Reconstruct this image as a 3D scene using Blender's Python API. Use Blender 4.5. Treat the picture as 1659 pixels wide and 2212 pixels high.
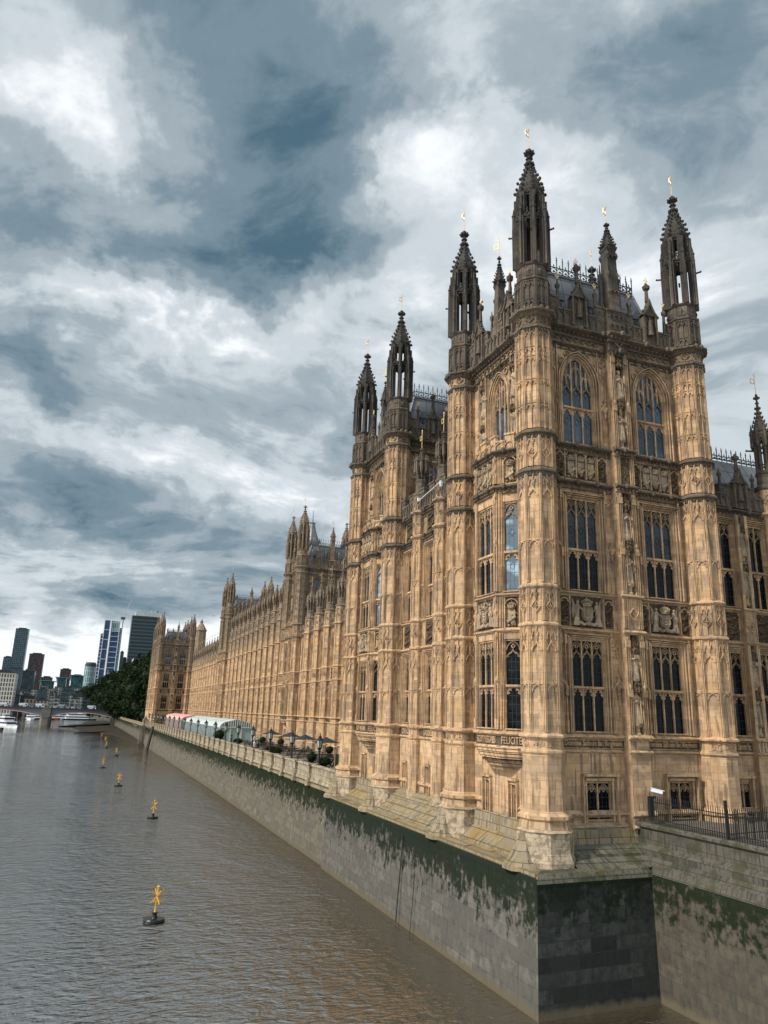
import bpy, math, random
from mathutils import Matrix, Vector, Euler
PI = math.pi; R = math.radians
sc = bpy.context.scene
for o in list(bpy.data.objects): bpy.data.objects.remove(o)

# ------------------------------------------------------------------ camera
CAM = Vector((-19.88, -31.10, 11.49)); YAW, PIT, ROL = R(-20.44), R(15.27), R(1.88)
fw = Vector((-math.sin(YAW)*math.cos(PIT), math.cos(YAW)*math.cos(PIT), math.sin(PIT)))
rt = Vector((math.cos(YAW), math.sin(YAW), 0)); up = rt.cross(fw)
r2 = math.cos(ROL)*rt + math.sin(ROL)*up; u2 = -math.sin(ROL)*rt + math.cos(ROL)*up
cd = bpy.data.cameras.new('camera'); cam = bpy.data.objects.new('camera', cd)
sc.collection.objects.link(cam)
cam.matrix_world = Matrix(((r2.x, u2.x, -fw.x, CAM.x), (r2.y, u2.y, -fw.y, CAM.y), (r2.z, u2.z, -fw.z, CAM.z), (0, 0, 0, 1)))
cd.sensor_fit = 'VERTICAL'; cd.sensor_height = 36; cd.lens = 1600.29/2212*36
cd.clip_start = .3; cd.clip_end = 6000
sc.camera = cam
sc.view_settings.view_transform = 'Standard'; sc.view_settings.look = 'None'
sc.view_settings.exposure = 0.18; sc.view_settings.gamma = 1
sc.render.resolution_x = 768; sc.render.resolution_y = 1024

# ------------------------------------------------------------------ node helper
class NT:
    def __init__(s, tree): s.t = tree; tree.nodes.clear()
    def n(s, typ, props=None, **kw):
        nd = s.t.nodes.new(typ)
        for k, v in (props or {}).items(): setattr(nd, k, v)
        for k, v in kw.items():
            key = int(k[1:]) if k[0] == 'i' and k[1:].isdigit() else k.replace('_', ' ')
            s.set(nd.inputs[key], v)
        return nd
    def set(s, inp, v):
        if hasattr(v, 'is_output'): s.t.links.new(v, inp)
        elif hasattr(v, 'outputs'): s.t.links.new(v.outputs[0], inp)
        else:
            if isinstance(v, tuple) and len(v) == 3 and inp.type == 'RGBA': v = (*v, 1)
            inp.default_value = v
    def m(s, op, a, b=0.0, c=0.0, clamp=False):
        nd = s.t.nodes.new('ShaderNodeMath'); nd.operation = op; nd.use_clamp = clamp
        s.set(nd.inputs[0], a); s.set(nd.inputs[1], b); s.set(nd.inputs[2], c); return nd.outputs[0]
    def mix(s, f, a, b, bt='MIX'):
        nd = s.t.nodes.new('ShaderNodeMix'); nd.data_type = 'RGBA'; nd.blend_type = bt
        s.set(nd.inputs[0], f); s.set(nd.inputs[6], a); s.set(nd.inputs[7], b); return nd.outputs[2]
    def rng(s, v, a, b, c=0.0, d=1.0, sm=True):
        nd = s.t.nodes.new('ShaderNodeMapRange'); nd.interpolation_type = 'SMOOTHSTEP' if sm else 'LINEAR'
        for i, x in enumerate((v, a, b, c, d)): s.set(nd.inputs[i], x)
        return nd.outputs[0]
    def noise(s, vec, scale, detail=4, rough=.55, dist=0.0, out=0):
        nd = s.n('ShaderNodeTexNoise', None, Vector=vec, Scale=scale, Detail=detail, Roughness=rough, Distortion=dist); return nd.outputs[out]
    def xyz(s, v): nd = s.n('ShaderNodeSeparateXYZ', None, i0=v); return nd.outputs
    def vec(s, x, y, z): nd = s.n('ShaderNodeCombineXYZ', None, i0=x, i1=y, i2=z); return nd.outputs[0]

# ------------------------------------------------------------------ world: Nishita sky behind procedural overcast
SUN_AZ, SUN_EL = -101.0, 42.0          # azimuth from +Y towards +X, elevation (degrees)
world = bpy.data.worlds.new('World'); sc.world = world; world.use_nodes = True
w = NT(world.node_tree)
geo = w.n('ShaderNodeTexCoord').outputs['Generated']
dirn = w.n('ShaderNodeVectorMath', {'operation': 'NORMALIZE'}, i0=geo).outputs[0]
dx, dy, dz = w.xyz(dirn)
sky = w.n('ShaderNodeTexSky', {'sky_type': 'NISHITA', 'sun_disc': False, 'sun_elevation': R(SUN_EL), 'sun_rotation': R(SUN_AZ), 'altitude': 20.0, 'dust_density': 2.0})
zc = w.m('ADD', w.m('MAXIMUM', dz, 0.0), 0.16)
pv = w.vec(w.m('DIVIDE', dx, zc), w.m('DIVIDE', dy, zc), w.m('MULTIPLY', dz, 1.5))
warp = w.noise(pv, .9, 4, .5, out=1)
wv = w.xyz(warp)
az = w.m('MULTIPLY', w.m('ARCTAN2', dx, dy), 180/PI)
el = w.m('MULTIPLY', w.m('ARCSINE', dz), 180/PI)
sm_ = w.noise(dirn, 7.0, 5, .6, out=1); sv = w.xyz(sm_)
azw = w.m('ADD', az, w.m('MULTIPLY', w.m('ADD', w.m('SUBTRACT', sv[0], .5), w.m('MULTIPLY', w.m('SUBTRACT', wv[0], .5), .5)), 22.0))
elw = w.m('ADD', el, w.m('MULTIPLY', w.m('ADD', w.m('SUBTRACT', sv[1], .5), w.m('MULTIPLY', w.m('SUBTRACT', wv[1], .5), .5)), w.rng(el, 2, 30, 4.0, 18.0)))
BL = [(7, 48, 12, 6, -.8), (11, 39, 7, 5, -.75), (19, 46, 8, 4, -.6), (4, 34.5, 8, 2.6, -.7), (-6, 49, 8, 3, -.4), (-11, 33.5, 5, 2.2, -.5), (42, 46, 8, 3.4, -.55), (45, 40.5, 5, 3.4, -.6), (-8, 23, 4.2, 2.2, -.9),
      (-5, 15.5, 5, 2.0, -.7), (3, 12.2, 8, 1.5, -.8), (2, 7.6, 8, 1.2, -.9), (16, 24, 9, 3, -.4), (50, 33, 6, 5, -.3), (14, 33, 6, 2.0, -.6),
      (-8, 40, 4.5, 4.5, .8), (22, 41, 2.6, 3.6, .55), (30, 43.5, 6, 2.4, .75), (32, 37, 8, 5, .4), (2, 28.8, 6, 1.4, .75), (23, 31, 6, 3, .45), (1, 19.4, 5, 1.6, .75), (10, 16.5, 4, 1.8, .6),
      (-2, 2.8, 14, 2.8, 1.35), (22, 14, 9, 5, .25), (52, 20, 9, 9, .4), (-6, 9.5, 6, .9, .5)]
fld = None
for a0, e0, ra, re_, am in BL:
    q = w.m('ADD', w.m('POWER', w.m('DIVIDE', w.m('SUBTRACT', azw, a0), ra), 2.0), w.m('POWER', w.m('DIVIDE', w.m('SUBTRACT', elw, e0), re_), 2.0))
    g = w.m('MULTIPLY', w.m('EXPONENT', w.m('MULTIPLY', q, -.5)), am)
    fld = g if fld is None else w.m('ADD', fld, g)
wpv = w.n('ShaderNodeVectorMath', {'operation': 'MULTIPLY_ADD'}, i0=warp, i1=(.9, .9, .9), i2=pv).outputs[0]
fb = w.noise(wpv, 1.7, 10, .62)
fb2 = w.noise(wpv, 5.5, 7, .55)
tone = w.m('ADD', w.m('ADD', w.m('MULTIPLY', fld, .36), .605), w.m('ADD', w.m('MULTIPLY', w.m('SUBTRACT', fb, .5), 1.4), w.m('MULTIPLY', w.m('SUBTRACT', fb2, .5), .50)))
cr = w.n('ShaderNodeValToRGB', None, i0=tone); e = cr.color_ramp; e.interpolation = 'EASE'
e.elements[0].position = .08; e.elements[0].color = (.070, .138, .190, 1)
e.elements[1].position = .95; e.elements[1].color = (.90, .93, .95, 1)
for p_, c_ in ((.30, (.180, .255, .308, 1)), (.50, (.335, .400, .445, 1)), (.70, (.56, .62, .66, 1))):
    x_ = e.elements.new(p_); x_.color = c_
back = w.rng(w.n('ShaderNodeVectorMath', {'operation': 'DOT_PRODUCT'}, i0=dirn, i1=Vector((-.52, -.72, .46)).normalized()[:]).outputs['Value'], -.05, .8, 1.0, 1.5)  # sky brightened out of view behind the camera, added as fill light
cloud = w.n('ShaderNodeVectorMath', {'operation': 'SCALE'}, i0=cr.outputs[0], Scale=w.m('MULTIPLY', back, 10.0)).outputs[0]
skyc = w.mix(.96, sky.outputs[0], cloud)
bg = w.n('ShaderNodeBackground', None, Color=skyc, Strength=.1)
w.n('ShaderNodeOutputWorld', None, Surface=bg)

# ------------------------------------------------------------------ sun (veiled by cloud: wide and soft)
sl = bpy.data.lights.new('sun', 'SUN'); sl.energy = 4.0; sl.angle = R(5); sl.color = (1, .93, .82)
so = bpy.data.objects.new('sun', sl); sc.collection.objects.link(so)
sd = Vector((math.sin(R(SUN_AZ))*math.cos(R(SUN_EL)), math.cos(R(SUN_AZ))*math.cos(R(SUN_EL)), math.sin(R(SUN_EL))))
so.rotation_euler = sd.to_track_quat('Z', 'Y').to_euler()

# ------------------------------------------------------------------ materials
def mat(name):
    m = bpy.data.materials.new(name); m.use_nodes = True; return m, NT(m.node_tree)
def finish(t, col, rough=.8, bump=None, bd=.02, bs=1.0, **kw):
    args = dict(Base_Color=col, Roughness=rough)
    if bump is not None: args['Normal'] = t.n('ShaderNodeBump', None, Strength=bs, Distance=bd, Height=bump)
    args.update(kw)
    args.setdefault('IOR', 1.4)
    p = t.n('ShaderNodeBsdfPrincipled', None, **args)
    t.n('ShaderNodeOutputMaterial', None, Surface=p)
def plain(name, col, rough=.7, var=.15, scale=3.0, **kw):
    m, t = mat(name); g = t.n('ShaderNodeNewGeometry').outputs['Position']
    nz = t.noise(g, scale, 4)
    c = t.mix(nz, tuple(x*(1-var) for x in col), tuple(min(1, x*(1+var)) for x in col))
    finish(t, c, rough, **kw); return m
def facevec(t):
    g = t.n('ShaderNodeNewGeometry'); P = t.xyz(g.outputs['Position']); Nn = t.xyz(g.outputs['True Normal'])
    u = t.m('SUBTRACT', t.m('MULTIPLY', Nn[0], P[1]), t.m('MULTIPLY', Nn[1], P[0]))
    return g.outputs['Position'], P, u, t.vec(u, P[2], 0.0)
def stone(name, base=(.47, .318, .188), z0=30.5, z1=33.5, dark=(.085, .068, .050), dirt=1.0, carved=False):
    m, t = mat(name); pos, P, u, fv = facevec(t)
    b1 = t.n('ShaderNodeTexBrick', {'offset': .5}, Vector=fv, Color1=(0, 0, 0), Color2=(1, 1, 1), Mortar=(.5, .5, .5), Scale=1.0, Mortar_Size=.009, Mortar_Smooth=.3, Brick_Width=.78, Row_Height=.34)
    b2 = t.n('ShaderNodeTexBrick', {'offset': .37}, Vector=t.n('ShaderNodeVectorMath', {'operation': 'ADD'}, i0=fv, i1=(13.1, 7.3, 0)).outputs[0], Color1=(0, 0, 0), Color2=(1, 1, 1), Mortar=(.5, .5, .5), Scale=1.0, Mortar_Size=0.0, Brick_Width=1.31, Row_Height=.68)
    big = t.noise(pos, .35, 4, .6); mid = t.noise(pos, 2.2, 5, .65); fine = t.noise(pos, 14, 3, .6)
    st = t.noise(t.vec(t.m('MULTIPLY', u, 5.0), t.m('MULTIPLY', P[2], .45), 0.0), 1.0, 4, .6)
    c = t.mix(b1.outputs[0], tuple(x*.80 for x in base), tuple(x*1.22 for x in base))
    c = t.mix(t.m('MULTIPLY', t.rng(b2.outputs[0], .62, .9), .5), c, (base[0]*1.1, base[1]*.98, base[2]*.78))
    c = t.mix(t.m('MULTIPLY', t.rng(b2.outputs[0], .38, .08), .8), c, (base[0]*.55, base[1]*.58, base[2]*.66))
    c = t.mix(t.m('MULTIPLY', t.rng(big, .45, .72), .4), c, (base[0]*1.25, base[1]*1.3, base[2]*1.45))
    c = t.mix(t.m('MULTIPLY', t.rng(mid, .46, .72), .65*dirt), c, (base[0]*.45, base[1]*.45, base[2]*.5))
    c = t.mix(t.m('MULTIPLY', t.rng(st, .50, .64), .8*dirt), c, (base[0]*.34, base[1]*.33, base[2]*.36))
    foot = t.m('MULTIPLY', t.rng(t.m('ADD', P[2], t.m('MULTIPLY', t.m('SUBTRACT', mid, .5), .6)), 7.0, 6.6), .75)
    c = t.mix(foot, c, t.mix(t.rng(t.noise(pos, 3.1, 5, .7), .42, .62), (.40, .34, .25), (.12, .11, .085)))
    c = t.mix(t.m('MULTIPLY', b1.outputs['Fac'], .35), c, (base[0]*.4, base[1]*.38, base[2]*.38))
    # soot on the exposed upper stonework
    zz = t.m('ADD', P[2], t.m('ADD', t.m('MULTIPLY', t.m('SUBTRACT', mid, .5), 4.0), t.m('MULTIPLY', t.m('SUBTRACT', b2.outputs[0], .5), 3.2)))
    soot = t.rng(zz, z0, z1)
    dc = t.mix(t.rng(mid, .35, .7), tuple(x*.75 for x in dark), tuple(x*1.7 for x in dark))
    c = t.mix(t.m('MULTIPLY', soot, .93), c, dc)
    c = t.mix(t.m('MULTIPLY', t.m('SUBTRACT', fine, .5), .5, clamp=True), c, (base[0]*.5, base[1]*.5, base[2]*.5))
    # undersides and hollows of old carving keep more grime: pointiness-free, plain noise
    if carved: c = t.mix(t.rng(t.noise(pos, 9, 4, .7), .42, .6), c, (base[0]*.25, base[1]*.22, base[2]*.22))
    h = t.m('ADD', t.m('MULTIPLY', fine, .5), t.m('ADD', t.m('MULTIPLY', mid, .6), t.m('MULTIPLY', b1.outputs['Fac'], -.7)))
    if carved: h = t.m('ADD', h, t.m('MULTIPLY', t.noise(pos, 6.0, 2, .5), 4.0))
    finish(t, c, .88, h, .03 if carved else .018, .8)
    return m
M = {}
M['stone'] = stone('honey_stone')
M['stone_far'] = stone('honey_stone_weathered', (.485, .325, .19), 23.0, 27.5, (.19, .145, .100), .8)
M['stone_mid'] = stone('honey_stone_link', (.47, .318, .188), 23.6, 27.0, (.10, .078, .060))
M['sooty'] = stone('sooty_stone', (.125, .100, .075), 34.6, 37.5, (.034, .031, .028), dirt=.8)
M['sooty_far'] = stone('sooty_stone_far', (.22, .165, .115), 60, 70, dirt=.6)
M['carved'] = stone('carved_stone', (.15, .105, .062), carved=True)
M['relief'] = stone('relief_stone', (.37, .285, .19), dirt=1.0)
M['pale'] = stone('pale_stone', (.50, .395, .27), dirt=.8)
M['headstone'] = stone('grimy_shaded_tracery_stone', (.22, .155, .095), dirt=.8)  # darker tone holds soot plus the shade of the recessed window heads
M['stone_band'] = stone('inscription_stone', (.105, .080, .055), dirt=1.0)
def glass(name, tint=(.002, .003, .004), lead=.42, rough=.06, ior=1.28):
    m, t = mat(name); pos, P, u, fv = facevec(t)
    b = t.n('ShaderNodeTexBrick', {'offset': 0.0}, Vector=fv, Color1=(0, 0, 0), Color2=(1, 1, 1), Mortar=(.5, .5, .5), Scale=1.0, Mortar_Size=.013, Brick_Width=.235, Row_Height=lead)
    pane = b.outputs[0]
    big = t.noise(pos, .8, 2)
    c = t.mix(t.rng(big, .5, .65), tint, tuple(x*3 for x in tint))
    c = t.mix(b.outputs['Fac'], c, (.020, .028, .031))
    nv = t.n('ShaderNodeBump', None, Strength=.35, Distance=.02, Height=t.m('ADD', pane, t.noise(pos, 3.0, 2)))
    p = t.n('ShaderNodeBsdfPrincipled', None, Base_Color=c, Roughness=t.m('ADD', rough, t.m('MULTIPLY', b.outputs['Fac'], .5)), IOR=ior, Normal=nv)
    t.n('ShaderNodeOutputMaterial', None, Surface=p); return m
M['glass'] = glass('leaded_glass')
M['glass_up'] = glass('leaded_glass_curtain_sky_tint', (.014, .032, .055), .42, .06, 1.6)  # blue tint carries curtains and the sky's reflection in the upper panes
M['glass_mid'] = glass('leaded_glass_mid', (.008, .014, .022), .42, .06, 1.5)
M['glass_pale'] = glass('sky_tinted_glass_pale', (.10, .14, .18), .42, .12, 1.6)  # pale tint puts the sky's reflection into the oriel side panes
def lead():
    m, t = mat('lead_roof'); pos, P, u, fv = facevec(t)
    b = t.n('ShaderNodeTexBrick', {'offset': 0.0}, Vector=fv, Color1=(.13, .14, .155), Color2=(.19, .20, .215), Mortar=(.035, .04, .045), Scale=1.0, Mortar_Size=.035, Mortar_Smooth=.4, Brick_Width=.75, Row_Height=1.05)
    c = t.mix(t.m('MULTIPLY', t.noise(pos, 1.2, 5), .7), b.outputs[0], (.08, .087, .10))
    finish(t, c, .45, b.outputs['Fac'], .06, .8); return m
M['lead'] = lead()
M['gold'] = plain('gilding', (.80, .55, .24), .45, .1, Metallic=.3)
M['iron'] = plain('black_iron', (.014, .016, .018), .5)
M['cresting'] = plain('painted_iron_cresting', (.035, .048, .055), .5)
def river_wall_mat(name, top=5.0, tone=(.30, .262, .205), mossy=1.0, darkc=(.009, .014, .010), bv=1.0):
    m, t = mat(name); pos, P, u, fv = facevec(t)
    b = t.n('ShaderNodeTexBrick', {'offset': .5}, Vector=fv, Color1=(0, 0, 0), Color2=(1, 1, 1), Mortar=(.5, .5, .5), Scale=1.0, Mortar_Size=.016, Mortar_Smooth=.2, Brick_Width=1.35, Row_Height=.55)
    big = t.noise(pos, .5, 5, .6); mid = t.noise(pos, 2.5, 5, .65); fine = t.noise(pos, 16, 3)
    st = t.noise(t.vec(t.m('MULTIPLY', u, 1.1), t.m('MULTIPLY', P[2], .75), 3.0), 1.0, 7, .68)
    st2 = t.noise(t.vec(t.m('MULTIPLY', u, 5.0), t.m('MULTIPLY', P[2], .5), 1.0), 1.0, 4, .6)
    c = t.mix(b.outputs[0], tuple(x*(1-.22*bv) for x in tone), tuple(x*(1+.2*bv) for x in tone))
    c = t.mix(t.rng(mid, .35, .7), c, (tone[0]*.62, tone[1]*.68, tone[2]*.76))
    c = t.mix(t.m('MULTIPLY', t.rng(st2, .5, .7), .45), c, (tone[0]*.5, tone[1]*.54, tone[2]*.58))
    c = t.mix(t.m('MULTIPLY', b.outputs['Fac'], t.rng(mid, .4, .7, 0, .6)), c, (.05, .045, .04))
    zz = t.m('ADD', P[2], t.m('ADD', t.m('MULTIPLY', t.m('SUBTRACT', st, .5), 4.2), t.m('MULTIPLY', t.m('SUBTRACT', st2, .5), 1.6)))
    grime = t.rng(t.m('ADD', zz, t.m('ADD', t.m('MULTIPLY', t.m('SUBTRACT', mid, .5), 4.5), t.m('MULTIPLY', t.m('SUBTRACT', b.outputs[0], .5), .7))), top-2.25, top-1.1)
    green = t.mix(t.rng(mid, .35, .65), darkc, (darkc[0]*.6+.003, darkc[1]*1.05, darkc[2]*.6))
    c = t.mix(t.m('MULTIPLY', grime, .92*mossy), c, green)
    upper = t.rng(zz, top-1.3, top+.1)
    c = t.mix(t.m('MULTIPLY', upper, .6), c, tuple(x*1.5 for x in darkc))
    low = t.rng(t.m('ADD', P[2], t.m('MULTIPLY', t.m('SUBTRACT', st, .5), .7)), .45, .15)
    c = t.mix(low, c, (.10, .085, .06))
    h = t.m('ADD', t.m('MULTIPLY', fine, .3), t.m('ADD', t.m('MULTIPLY', mid, .6), t.m('MULTIPLY', b.outputs['Fac'], -1.0)))
    finish(t, c, .85, h, .03, .9, IOR=1.15); return m
M['wall_near'] = river_wall_mat('river_wall_granite', 5.2, (.118, .109, .094))
M['wall_terrace'] = river_wall_mat('river_wall_terrace', 5.3, (.135, .119, .092), 1.0, (.006, .011, .004))
M['wall_wet_shaded'] = river_wall_mat('river_wall_wet_shaded', 5.6, (.044, .046, .043), 1.0, (.012, .016, .013), 2.6)  # dark tone combines wet stone with painted shade of the north-facing return
M['wall_abut'] = river_wall_mat('abutment_granite', 5.6, (.088, .077, .060), 1.0, (.010, .015, .009))
def ledge_mat(name, base=(.27, .225, .16), moss=(.24, .165, .05), k=.45, dk=(.07, .07, .055)):
    m, t = mat(name); pos, P, u, fv = facevec(t)
    mid = t.noise(pos, 1.3, 6, .65); fine = t.noise(pos, 9, 4, .65)
    st = t.noise(t.vec(t.m('MULTIPLY', u, 6.0), t.m('MULTIPLY', P[2], .8), 3.0), 1.0, 4, .6)
    c = t.mix(fine, tuple(x*.75 for x in base), tuple(x*1.2 for x in base))
    c = t.mix(t.m('MULTIPLY', t.rng(st, .48, .66), .8), c, dk)
    c = t.mix(t.m('MULTIPLY', t.rng(mid, .46, .60), k), c, moss)
    bk = t.n('ShaderNodeTexBrick', {'offset': .5}, Vector=fv, Color1=(0, 0, 0), Color2=(1, 1, 1), Mortar=(.5, .5, .5), Scale=1.0, Mortar_Size=.014, Brick_Width=1.0, Row_Height=.42)
    c = t.mix(t.m('MULTIPLY', t.rng(bk.outputs[0], .5, 0), .35), c, dk); c = t.mix(t.m('MULTIPLY', bk.outputs['Fac'], .8), c, (.03, .028, .022))
    finish(t, c, .92, t.m('ADD', fine, mid), .03, .7, IOR=1.2); return m
M['ledge'] = ledge_mat('weathered_ledge')
M['ledge_yellow'] = ledge_mat('lichen_ledge', (.25, .205, .135), (.24, .15, .035), .6)
M['ledge_dark'] = ledge_mat('mossy_ledge', (.13, .125, .10), (.05, .052, .025), .8, (.035, .036, .03))
M['abut_top'] = ledge_mat('abutment_stained', (.10, .092, .077), (.05, .052, .03), .8, (.035, .036, .035))
M['parapet'] = ledge_mat('terrace_parapet_stone', (.36, .305, .225), (.16, .125, .06), .5, (.06, .06, .05))
M['paving'] = plain('terrace_paving', (.12, .105, .085), .85, .3, 2)
def water():
    m, t = mat('river_water'); pos = t.n('ShaderNodeNewGeometry').outputs['Position']; P = t.xyz(pos)
    pv = t.vec(t.m('MULTIPLY', P[0], .62), P[1], 0.0)
    n1 = t.noise(pv, .75, 3, .5, .8); n2 = t.noise(pv, 2.1, 3, .5, .7); n3 = t.noise(pv, .22, 3, .5)
    h = t.m('ADD', t.m('MULTIPLY', n1, 1.0), t.m('ADD', t.m('MULTIPLY', n2, 1.0), t.m('MULTIPLY', n3, .6)))
    c = t.mix(t.noise(pos, .05, 3), (.036, .028, .016), (.046, .037, .023))
    patch = t.noise(t.vec(t.m('MULTIPLY', P[0], .06), t.m('MULTIPLY', P[1], .022), 0.0), 1.0, 5, .6, 1.0)
    n4 = t.noise(t.vec(t.m('MULTIPLY', P[0], .5), t.m('MULTIPLY', P[1], 1.2), 2.0), 4.5, 2, .5, .5)
    h = t.m('MULTIPLY', t.m('ADD', h, t.m('MULTIPLY', n4, .3)), t.m('MULTIPLY', t.rng(patch, .3, .7, .55, 1.25), t.rng(P[1], 30, 260, 1.0, .22)))
    b = t.n('ShaderNodeBump', None, Strength=1.0, Distance=.18, Height=h)
    p = t.n('ShaderNodeBsdfPrincipled', None, Base_Color=c, Roughness=t.rng(patch, .35, .65, .03, .12), IOR=5.0, Normal=b)
    t.n('ShaderNodeOutputMaterial', None, Surface=p); return m
M['water'] = water()
M['mud'] = plain('river_mud', (.034, .028, .021), .9, .5, .5, IOR=1.2)
M['leaf'] = plain('tree_leaves', (.014, .026, .009), .9, .75, .25, IOR=1.15)
M['leaf2'] = plain('bush_leaves', (.014, .026, .009), .9, .4, 6, IOR=1.15)
M['bark'] = plain('tree_bark', (.06, .048, .035), .9)
M['gplain'] = plain('far_ground', (.06, .065, .05), .9)
def facade(name, wall, gl, bw, rh, mort, vary=.5, rough=.5, grough=.25):
    m, t = mat(name); pos, P, u, fv = facevec(t)
    b = t.n('ShaderNodeTexBrick', {'offset': 0.0}, Vector=fv, Color1=(0, 0, 0), Color2=(1, 1, 1), Mortar=(.5, .5, .5), Scale=1.0, Mortar_Size=mort, Mortar_Smooth=.05, Brick_Width=bw, Row_Height=rh)
    g = t.mix(b.outputs[0], tuple(x*(1-vary) for x in gl), tuple(x*(1+vary) for x in gl))
    c = t.mix(b.outputs['Fac'], g, wall)
    finish(t, c, t.mix(b.outputs['Fac'], (grough,)*3, (rough,)*3)); return m

# ------------------------------------------------------------------ mesh builder
class MB:
    def __init__(s): s.v = []; s.f = []; s.m = []
    def quad(s, pts, m=0):
        n = len(s.v); s.v += [tuple(p) for p in pts]; s.f.append(tuple(range(n, n+len(pts)))); s.m.append(m)
    def box(s, x0, x1, y0, y1, z0, z1, m=0):
        if x0 > x1: x0, x1 = x1, x0
        if y0 > y1: y0, y1 = y1, y0
        n = len(s.v)
        s.v += [(x0, y0, z0), (x1, y0, z0), (x1, y1, z0), (x0, y1, z0), (x0, y0, z1), (x1, y0, z1), (x1, y1, z1), (x0, y1, z1)]
        for f in ((0, 3, 2, 1), (4, 5, 6, 7), (0, 1, 5, 4), (1, 2, 6, 5), (2, 3, 7, 6), (3, 0, 4, 7)):
            s.f.append(tuple(n+i for i in f)); s.m.append(m)
    def lathe(s, prof, cx=0, cy=0, n=8, rot=None, m=0, sx=1, sy=1, cap=True):
        rot = PI/n if rot is None else rot; b = len(s.v)
        for z, r in prof:
            for k in range(n):
                a = rot + 2*PI*k/n; s.v.append((cx+sx*r*math.cos(a), cy+sy*r*math.sin(a), z))
        for i in range(len(prof)-1):
            for k in range(n):
                a = b+i*n+k; c = b+i*n+(k+1) % n
                s.f.append((a, c, c+n, a+n)); s.m.append(m)
        if cap:
            s.f.append(tuple(b+(len(prof)-1)*n+k for k in range(n))); s.m.append(m)
            s.f.append(tuple(b+k for k in reversed(range(n)))); s.m.append(m)
    def prism(s, pts, y0, y1, m=0):          # polygon in x,z extruded along y
        n = len(s.v); k = len(pts)
        s.v += [(x, y0, z) for x, z in pts] + [(x, y1, z) for x, z in pts]
        s.f.append(tuple(n+i for i in range(k))); s.m.append(m)
        s.f.append(tuple(n+k+i for i in reversed(range(k)))); s.m.append(m)
        for i in range(k):
            j = (i+1) % k; s.f.append((n+i, n+k+i, n+k+j, n+j)); s.m.append(m)
    def flat(s, pts, z0, z1, m=0):           # polygon in x,y extruded along z
        n = len(s.v); k = len(pts)
        s.v += [(x, y, z0) for x, y in pts] + [(x, y, z1) for x, y in pts]
        s.f.append(tuple(n+i for i in reversed(range(k)))); s.m.append(m)
        s.f.append(tuple(n+k+i for i in range(k))); s.m.append(m)
        for i in range(k):
            j = (i+1) % k; s.f.append((n+i, n+j, n+k+j, n+k+i)); s.m.append(m)
    def strip(s, pts, t, y0, y1, m=0):       # band of width t following a polyline in x,z
        k = len(pts); off = []
        for i in range(k):
            a = pts[max(0, i-1)]; b = pts[min(k-1, i+1)]
            dx, dz = b[0]-a[0], b[1]-a[1]; L = math.hypot(dx, dz) or 1
            off.append((-dz/L*t/2, dx/L*t/2))
        n = len(s.v)
        for i in range(k):
            x, z = pts[i]; ox, oz = off[i]
            s.v += [(x-ox, y0, z-oz), (x+ox, y0, z+oz), (x-ox, y1, z-oz), (x+ox, y1, z+oz)]
        for i in range(k-1):
            a = n+4*i; b = a+4
            for f in ((a, b, b+1, a+1), (a+1, b+1, b+3, a+3), (a+2, b+2, b, a)): s.f.append(f); s.m.append(m)
    def octa(s, x, y, z, rx, ry, rz, m=0):
        n = len(s.v)
        s.v += [(x+rx, y, z), (x, y+ry, z), (x-rx, y, z), (x, y-ry, z), (x, y, z+rz), (x, y, z-rz)]
        for a in range(4):
            b = (a+1) % 4
            s.f.append((n+a, n+b, n+4)); s.m.append(m); s.f.append((n+b, n+a, n+5)); s.m.append(m)
    def ball(s, x, y, z, rx, ry, rz, m=0, nu=8, nv=5):
        prof = [(z+rz*-math.cos(PI*i/nv), max(.001, math.sin(PI*i/nv))) for i in range(nv+1)]
        s.lathe(prof, x, y, nu, 0, m, rx, ry, cap=False)
    def tube(s, p, q, r0, r1=None, n=6, m=0):
        r1 = r0 if r1 is None else r1
        p = Vector(p); q = Vector(q); d = (q-p).normalized()
        a = d.orthogonal().normalized(); b = d.cross(a); k = len(s.v)
        for c, r in ((p, r0), (q, r1)):
            for i in range(n):
                t = 2*PI*i/n; s.v.append(tuple(c+a*math.cos(t)*r+b*math.sin(t)*r))
        for i in range(n):
            j = (i+1) % n; s.f.append((k+i, k+j, k+n+j, k+n+i)); s.m.append(m)
        s.f.append(tuple(k+i for i in reversed(range(n)))); s.m.append(m)
        s.f.append(tuple(k+n+i for i in range(n))); s.m.append(m)
    def merge(s, o, mtx=None):
        n = len(s.v)
        s.v += [tuple(mtx @ Vector(v)) for v in o.v] if mtx else o.v
        s.f += [tuple(n+i for i in f) for f in o.f]; s.m += o.m
        return s
    def mesh(s, name, mats):
        assert all(type(i) is int for i in s.m), (name, [i for i in s.m if type(i) is not int][:3])
        me = bpy.data.meshes.new(name); me.from_pydata(s.v, [], s.f)
        for x in mats: me.materials.append(M[x] if isinstance(x, str) else x)
        me.polygons.foreach_set('material_index', s.m); me.update()
        return me
WM = {}
def link(name, me, parent=None, mtx=None, **tags):
    o = bpy.data.objects.new(name, me); sc.collection.objects.link(o)
    mtx = mtx or Matrix(); WM[o.name] = mtx
    if parent is not None:
        o.parent = parent; o.matrix_basis = WM[parent.name].inverted() @ mtx
    else: o.matrix_basis = mtx
    for k, v in tags.items(): o[k] = v
    return o
def T(x=0, y=0, z=0, rz=0): return Matrix.Translation((x, y, z)) @ Matrix.Rotation(rz, 4, 'Z')
def thing(name, label, cat, mtx=None, group=None, me=None):
    o = link(name, me, None, mtx, label=label, category=cat)
    if group: o['group'] = group
    return o
def structure(name, me, mtx=None): return link(name, me, None, mtx, kind='structure')
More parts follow.
